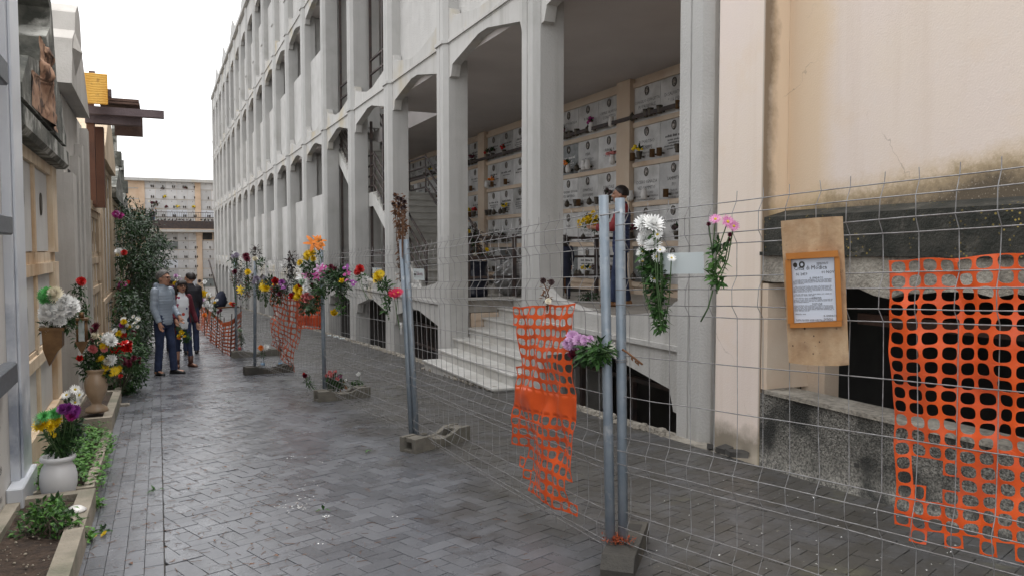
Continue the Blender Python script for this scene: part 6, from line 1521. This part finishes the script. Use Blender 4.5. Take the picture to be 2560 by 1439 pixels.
    if blouse:
        upper(.80,.03,blouse,'blouse',sl=False)
        # open cardigan: back half shell, two fronts, sleeves
        m=MB(); rings=[]
        for i in range(26):
            z=.70+(1.49-.70)*i/25; w=.185+(.02 if z<1 else 0)-(.11*max(0,(z-1.40)/.09)); d=.142-(.05*max(0,(z-1.40)/.09))
            ring=[]
            for j in range(19):
                an=math.pi*(.80+(1.40)*j/18); ring.append(Vector((w*f*math.cos(an),d*math.sin(an)-.005,z+.01*math.sin(j*1.3))))
            rings.append(ring)
        n=19; m.add([p for r in rings for p in r],[(i*n+j,i*n+j+1,(i+1)*n+j+1,(i+1)*n+j) for i in range(25) for j in range(18)],True)
        for sd,(el,wr,hd) in arms.items(): m.tube(*lerp_path([SH[sd],el,Vector(wr).lerp(Vector(el),.08)],[.070*f,.060*f,.05*f],6),12); m.ell(SH[sd],.07*f)
        me=m.mesh('cardigan',[top]); o=emit(me,'cardigan'); sd_=o.modifiers.new('s','SOLIDIFY'); sd_.thickness=.012
    else:
        upper(coat,.05 if not puffer else .06,top,'jacket')
        if sleeve:
            m=MB()
            for sd,(el,wr,hd) in arms.items(): 
                pts,rs=lerp_path([SH[sd],el,Vector(wr).lerp(Vector(el),.06)],[.088*f,.072*f,.055*f],10); m.tube(pts,[r*(1+.05*math.sin(i*2)) for i,r in enumerate(rs)],12); m.ell(SH[sd],.092*f)
            emit(remesh(m,vox,1,'sleeves',[sleeve]),'sleeves')
    return T,S_
def face(dx,dy): return math.atan2(-dx,dy)
def std_leg(lx,ly,rx,ry,tl=(-.05,.16),tr=(.05,.16)):
    return [((.09,0,.90),(.09+(rx-.09)*.5,ry*.5+.02,.50),(rx,ry,.09),tr),((-.09,0,.90),(-.09+(lx+.09)*.5,ly*.5+.02,.50),(lx,ly,.09),tl)]
pm=at_g(412,935); 
person('man in grey-blue quilted jacket and dark jeans standing with glasses, looking right',pm,face(.72,-.70),1.74,
 {'R':((.215,.0,1.14),(.19,.10,.89),(-.05,.2,-1)),'L':((-.21,.0,1.15),(-.17,.18,.98),(.05,.45,-.85))},std_leg(-.11,.10,.10,-.05),puffer=True,hood=True,hair=M_hairg,glasses=True,head_rz=.15,vox=.009,coat=.87)
pw=at_g(457,917)
Tw,Sw=person('woman in open burgundy cardigan and white flowered blouse holding flowers downward',pw,face(.30,-.95),1.58,
 {'R':((.21,.0,1.16),(.17,.17,.98),(-.1,.45,-.9)),'L':((-.225,-.02,1.14),(-.29,.05,.88),(-.1,.2,-1))},std_leg(-.14,.06,.10,-.02),top=M_card,blouse=M_blouse,trouser=M_jean,shoe=M_boot,boots=1,female=True,hairlen='bob',glasses=True,vox=.009)
pb=at_y(477,800,18.0); pb.z=gz(18.0)
person('man in black coat seen from behind beyond the woman, head turned left',pb,face(.05,1),1.74,{'R':((.20,.03,1.14),(.16,.16,.95),(-.2,.5,-.5)),'L':((-.20,.03,1.14),(-.15,.18,.96),(.2,.5,-.5))},top=M_blk,coat=.72,hair=M_hair,head_rz=1.1,vox=.013)
pb=at_y(431,800,19.0); pb.z=gz(19.0)
person('dark-haired person in dark coat half hidden between the man and the woman',pb,face(.3,-.9),1.62,{'R':((.25,.05,1.2),(.12,.25,1.25),(-.2,.5,.8)),'L':((-.25,.0,1.14),(-.25,.10,.90),(0,.2,-1))},top=M_blk,coat=.72,hair=M_hair,hairlen='bob',female=True,vox=.013)
pz=at_z(1552,764,ZF); dd=-RT
Tm,Sm=person('man in blue gilet with red sleeves holding yellow flowers at the niche wall',pz,face(-.86,.50),1.80,
 {'R':((.26,.10,1.17),(.16,.36,1.16),(-.2,1,.1)),'L':((-.26,.12,1.16),(-.16,.38,1.15),(.2,1,.1))},std_leg(-.13,.12,.12,-.10,(-.03,.16),(.03,.16)),top=M_vest,sleeve=M_redsl,trouser=M_jean,shoe=M_tan,hair=M_hair,vox=.011)
pz2=at_z(1412,746,ZF)
person('small dark-clothed person half hidden by the pilaster beside the landing railing',pz2,face(.2,1),1.08,{'R':((.24,.02,1.15),(.22,.12,.92),(0,.3,-1)),'L':((-.24,.02,1.15),(-.22,.12,.92),(0,.3,-1))},top=M_navy,coat=.62,trouser=M_navy,hair=M_hair,hairlen='bob',vox=.014)
pz3=at_y(382,567,YB-.25); pz3.z=zb-.08
person('man in dark jacket on the far balcony reaching up to flowers',pz3,face(.25,1),1.80,{'R':((.28,.20,1.50),(.16,.34,1.72),(-.1,.2,1)),'L':((-.28,.18,1.45),(-.12,.36,1.66),(.1,.2,1))},top=M_blk,trouser=M_jean2,hair=M_hairg,vox=.02)
PX=lambda u,v: at_y(u,v,YB+.35)
bouquet('wide dark flower bunch the man on the far balcony reaches up to',PX,[('carn','burg',380,507,3),('carn','dead',390,508,3),('carn','burg',396,506,3),('carn','cream',376,505,2)],[(388,509,9,5,40,(0,4))],(388,516),seed=91,leafL=.18)
# flowers they hold
PX=lambda u,v: at_y(u,v,pw.y-.27)
bouquet('yellow flower bunch held head down by the woman in the burgundy cardigan',PX,[('mum','yellow',456,828,5),('mum','yellow',463,832,5),('mum','yellow',452,838,5),('mum','orange',450,843,4),('mum','yellow',466,840,4)],[(460,842,12,11,40,(0,1)),(468,848,6,8,14,(1,)),(447,822,8,6,10,(1,))],(444,817),seed=92)
hp_=Sm@Vector((0,.52,1.18)); hb=Vector(pz)+hp_
PX=lambda u,v: at_y(u,v,hb.y)
bouquet('yellow chrysanthemum bunch held by the man in the blue gilet',PX,[('mum','yellow',u,v,6) for u,v in [(1448,556),(1457,552),(1466,548),(1474,540),(1482,534),(1488,545),(1478,553),(1490,556),(1470,557),(1449,566),(1484,562)]],[(1478,555,20,14,40,(0,)),(1490,570,12,12,20,(0,1))],(1492,575),seed=93)
PX=lambda u,v: at_y(u,v,18.7)
bouquet('purple and white bouquet with a blue ribbon and yellow flowers beyond the couple',PX,[('carn','lilac',444,690,5),('carn','white',449,694,5),('carn','lilac',452,700,4),('carn','white',446,702,4),('mum','yellow',441,709,4),('mum','yellow',445,706,4),('carn','purple',439,717,4)],[(442,705,8,10,20,(3,0))],(441,722),seed=94)
# ------------------------------------------------------------------ bags behind the railing
m=MB(); b=at_z(1188,744,ZF); b=Vector((5.15,13.2,ZF)); rings=[]
for i in range(14):
    z=ZF+.62*i/13; r=.28+.02*math.sin(i*1.1)
    rings.append([Vector((5.22+(r+.012*noise.noise(Vector((k*.9,i*.7,2))))*math.cos(2*math.pi*k/24),13.08+(r+.02*noise.noise(Vector((k*.8,i*.5,5))))*math.sin(2*math.pi*k/24),z)) for k in range(24)])
m.loft(rings); m.tube([(5.22+.29*math.cos(a*.2618),13.08+.29*math.sin(a*.2618),ZF+.62) for a in range(25)],.02,6,False)
solo('litter_bin',m,mat('dark_blue_plastic',(.010,.014,.03),rough=.3,bump=.3,bs=12),'large dark blue bin with a shiny bin bag behind the landing railing','bin')
m=MB(); rings=[]
for i in range(16):
    t=i/15; r=.34*(math.sin(math.pi*(.12+.80*t))**.7)*(1 if t<.75 else 1-(t-.75)*2.2)
    rings.append([Vector((6.02+(r+.05*noise.noise(Vector((k*.9,i*.8,4))))*math.cos(2*math.pi*k/26),13.1+(r+.05*noise.noise(Vector((k*.7,i*.9,7))))*math.sin(2*math.pi*k/26),ZF+.01+.66*t)) for k in range(26)])
m.loft(rings,False)
solo('rubbish_bag',m,mat('grey_clear_plastic',(.16,.155,.15),(.30,.30,.29),9,rough=.15,spec=.8),'shiny translucent grey rubbish bag beside the dark blue bin','bag')
PX=lambda u,v: at_y(u,v,12.8)
bouquet('withered flowers and leaves lying on the railing shelf above the bin',PX,[('mum','yellow',1217,625,5),('carn','dead',1200,632,4),('carn','cream',1188,637,4),('mum','yellow',1172,580,5)],[(1200,635,30,6,50,(4,0,5)),(1185,590,14,22,50,(5,5,0)),(1190,610,8,22,24,(5,4))],(1195,645),seed=95,leafL=.09)
PX=lambda u,v: at_z(u,v,ZF+.06)
bouquet('dark green wreath lying on the gallery floor at the landing edge',PX,[('carn','dead',1470,745,3)],[(1470,742,22,6,60,(0,0,3)),(1480,740,14,5,30,(0,))],(1470,745),seed=96,leafL=.07,up=1)
# ------------------------------------------------------------------ things near the far gallery foot
m=MB(); b=at_g(549,768); rings=[]
for i in range(12):
    t=i/11; r=.42*math.sin(math.pi*(.16+.80*t))**.7*(1-.25*t)
    rings.append([b+Vector(((r+.10*noise.noise(Vector((k*.8,i*.7,3))))*math.cos(k*.3491)+.12*t,(r+.1*noise.noise(Vector((k*.7,i*.8,8))))*math.sin(k*.3491),1.0*t)) for k in range(18)])
m.loft(rings); solo('dark_sack',m,M_navy,'dark blue filled sack slumped by the far end of the gallery','sack')
m=MB(); b=at_g(575,770); m.tube([b+Vector((-.7,-.4,.06)),b+Vector((0,0,.08)),b+Vector((.5,.3,.05))],.05,6); solo('fallen_log',m,M_dry,'dark short log lying on the pavement behind the farthest post','log')
m=MB(); b=at_g(848,845); 
for i in range(3): p=at_g(825+14*i,838+4*i); m.box((p.x-.06,p.y-.1,p.z),(p.x+.08,p.y+.05,p.z+.02))
solo('paper_scraps',m,M_plate,'white paper scraps on the ground behind the crowded fence post','paper')
# ------------------------------------------------------------------ litter on the pavement
rl=random.Random(77); m=MB()
for i in range(1500):
    y=1.9+rl.random()**1.7*11; x=rl.gauss(.25,.55) if rl.random()<.75 else rl.uniform(-.4,2.2)
    if x<-.42 or x>4.3: continue
    l=rl.uniform(.008,.035); a=rl.uniform(0,6.28); c=rl.uniform(-1,1)
    p=Vector((x,y,gz(y)+.004)); d=Vector((math.cos(a),math.sin(a),0)); n=Vector((-d.y,d.x,0))
    m.tube([p-d*l,p+n*l*.3*c,p+d*l],rl.uniform(.0008,.0018),3,False,False)
for i in range(60):
    y=1.9+rl.random()**1.4*9; x=rl.uniform(-.4,.9); p=Vector((x,y,gz(y)+.006)); m.leaf(p,Vector((rl.gauss(0,1),rl.gauss(0,1),.1)),Vector((0,0,1)),rl.uniform(.015,.05),rl.uniform(.01,.025),.1,.3)
solo('fallen_twigs',m,M_dry,'scattered brown twigs and leaf bits on the wet pavers','litter',kind='stuff',norm=False)
m=MB()
for (u,v,n,s) in ((735,1262,26,26),(812,1290,8,8),(770,1245,8,30),(745,1145,5,18),(812,1155,3,6),(985,1288,2,6),(640,1012,0,0),(780,1210,6,30),(800,1360,2,4)):
    for i in range(n):
        p=at_g(u+rl.gauss(0,s),v+rl.gauss(0,s*.25),.005); m.leaf(p,Vector((rl.gauss(0,1),rl.gauss(0,1),.15)),Vector((0,0,1)),rl.uniform(.010,.024),rl.uniform(.006,.012),.1,.3)
for i in range(60):
    p=at_g(rl.uniform(1600,2400),rl.uniform(1170,1430),.005)
    if p.x<4.3: m.leaf(p,Vector((rl.gauss(0,1),rl.gauss(0,1),.15)),Vector((0,0,1)),rl.uniform(.008,.02),rl.uniform(.005,.012),.1,.3)
solo('fallen_petals',m,P['white'],'scattered white fallen petals on the wet pavers','petals',kind='stuff',norm=False)
m=MB(); 
for (u,v) in ((392,1225),(385,1228),(808,1275),(570,1003),(915,1128)):
    p=at_g(u,v,.008)
    for i in range(3): m.leaf(p,Vector((rl.gauss(0,1),rl.gauss(0,.4),.2)),Vector((0,0,1)),.06,.025,.1,.3)
solo('fallen_leaves',m,M_leaf[1],'few green fallen leaves on the wet pavers','leaves',kind='stuff',norm=False)
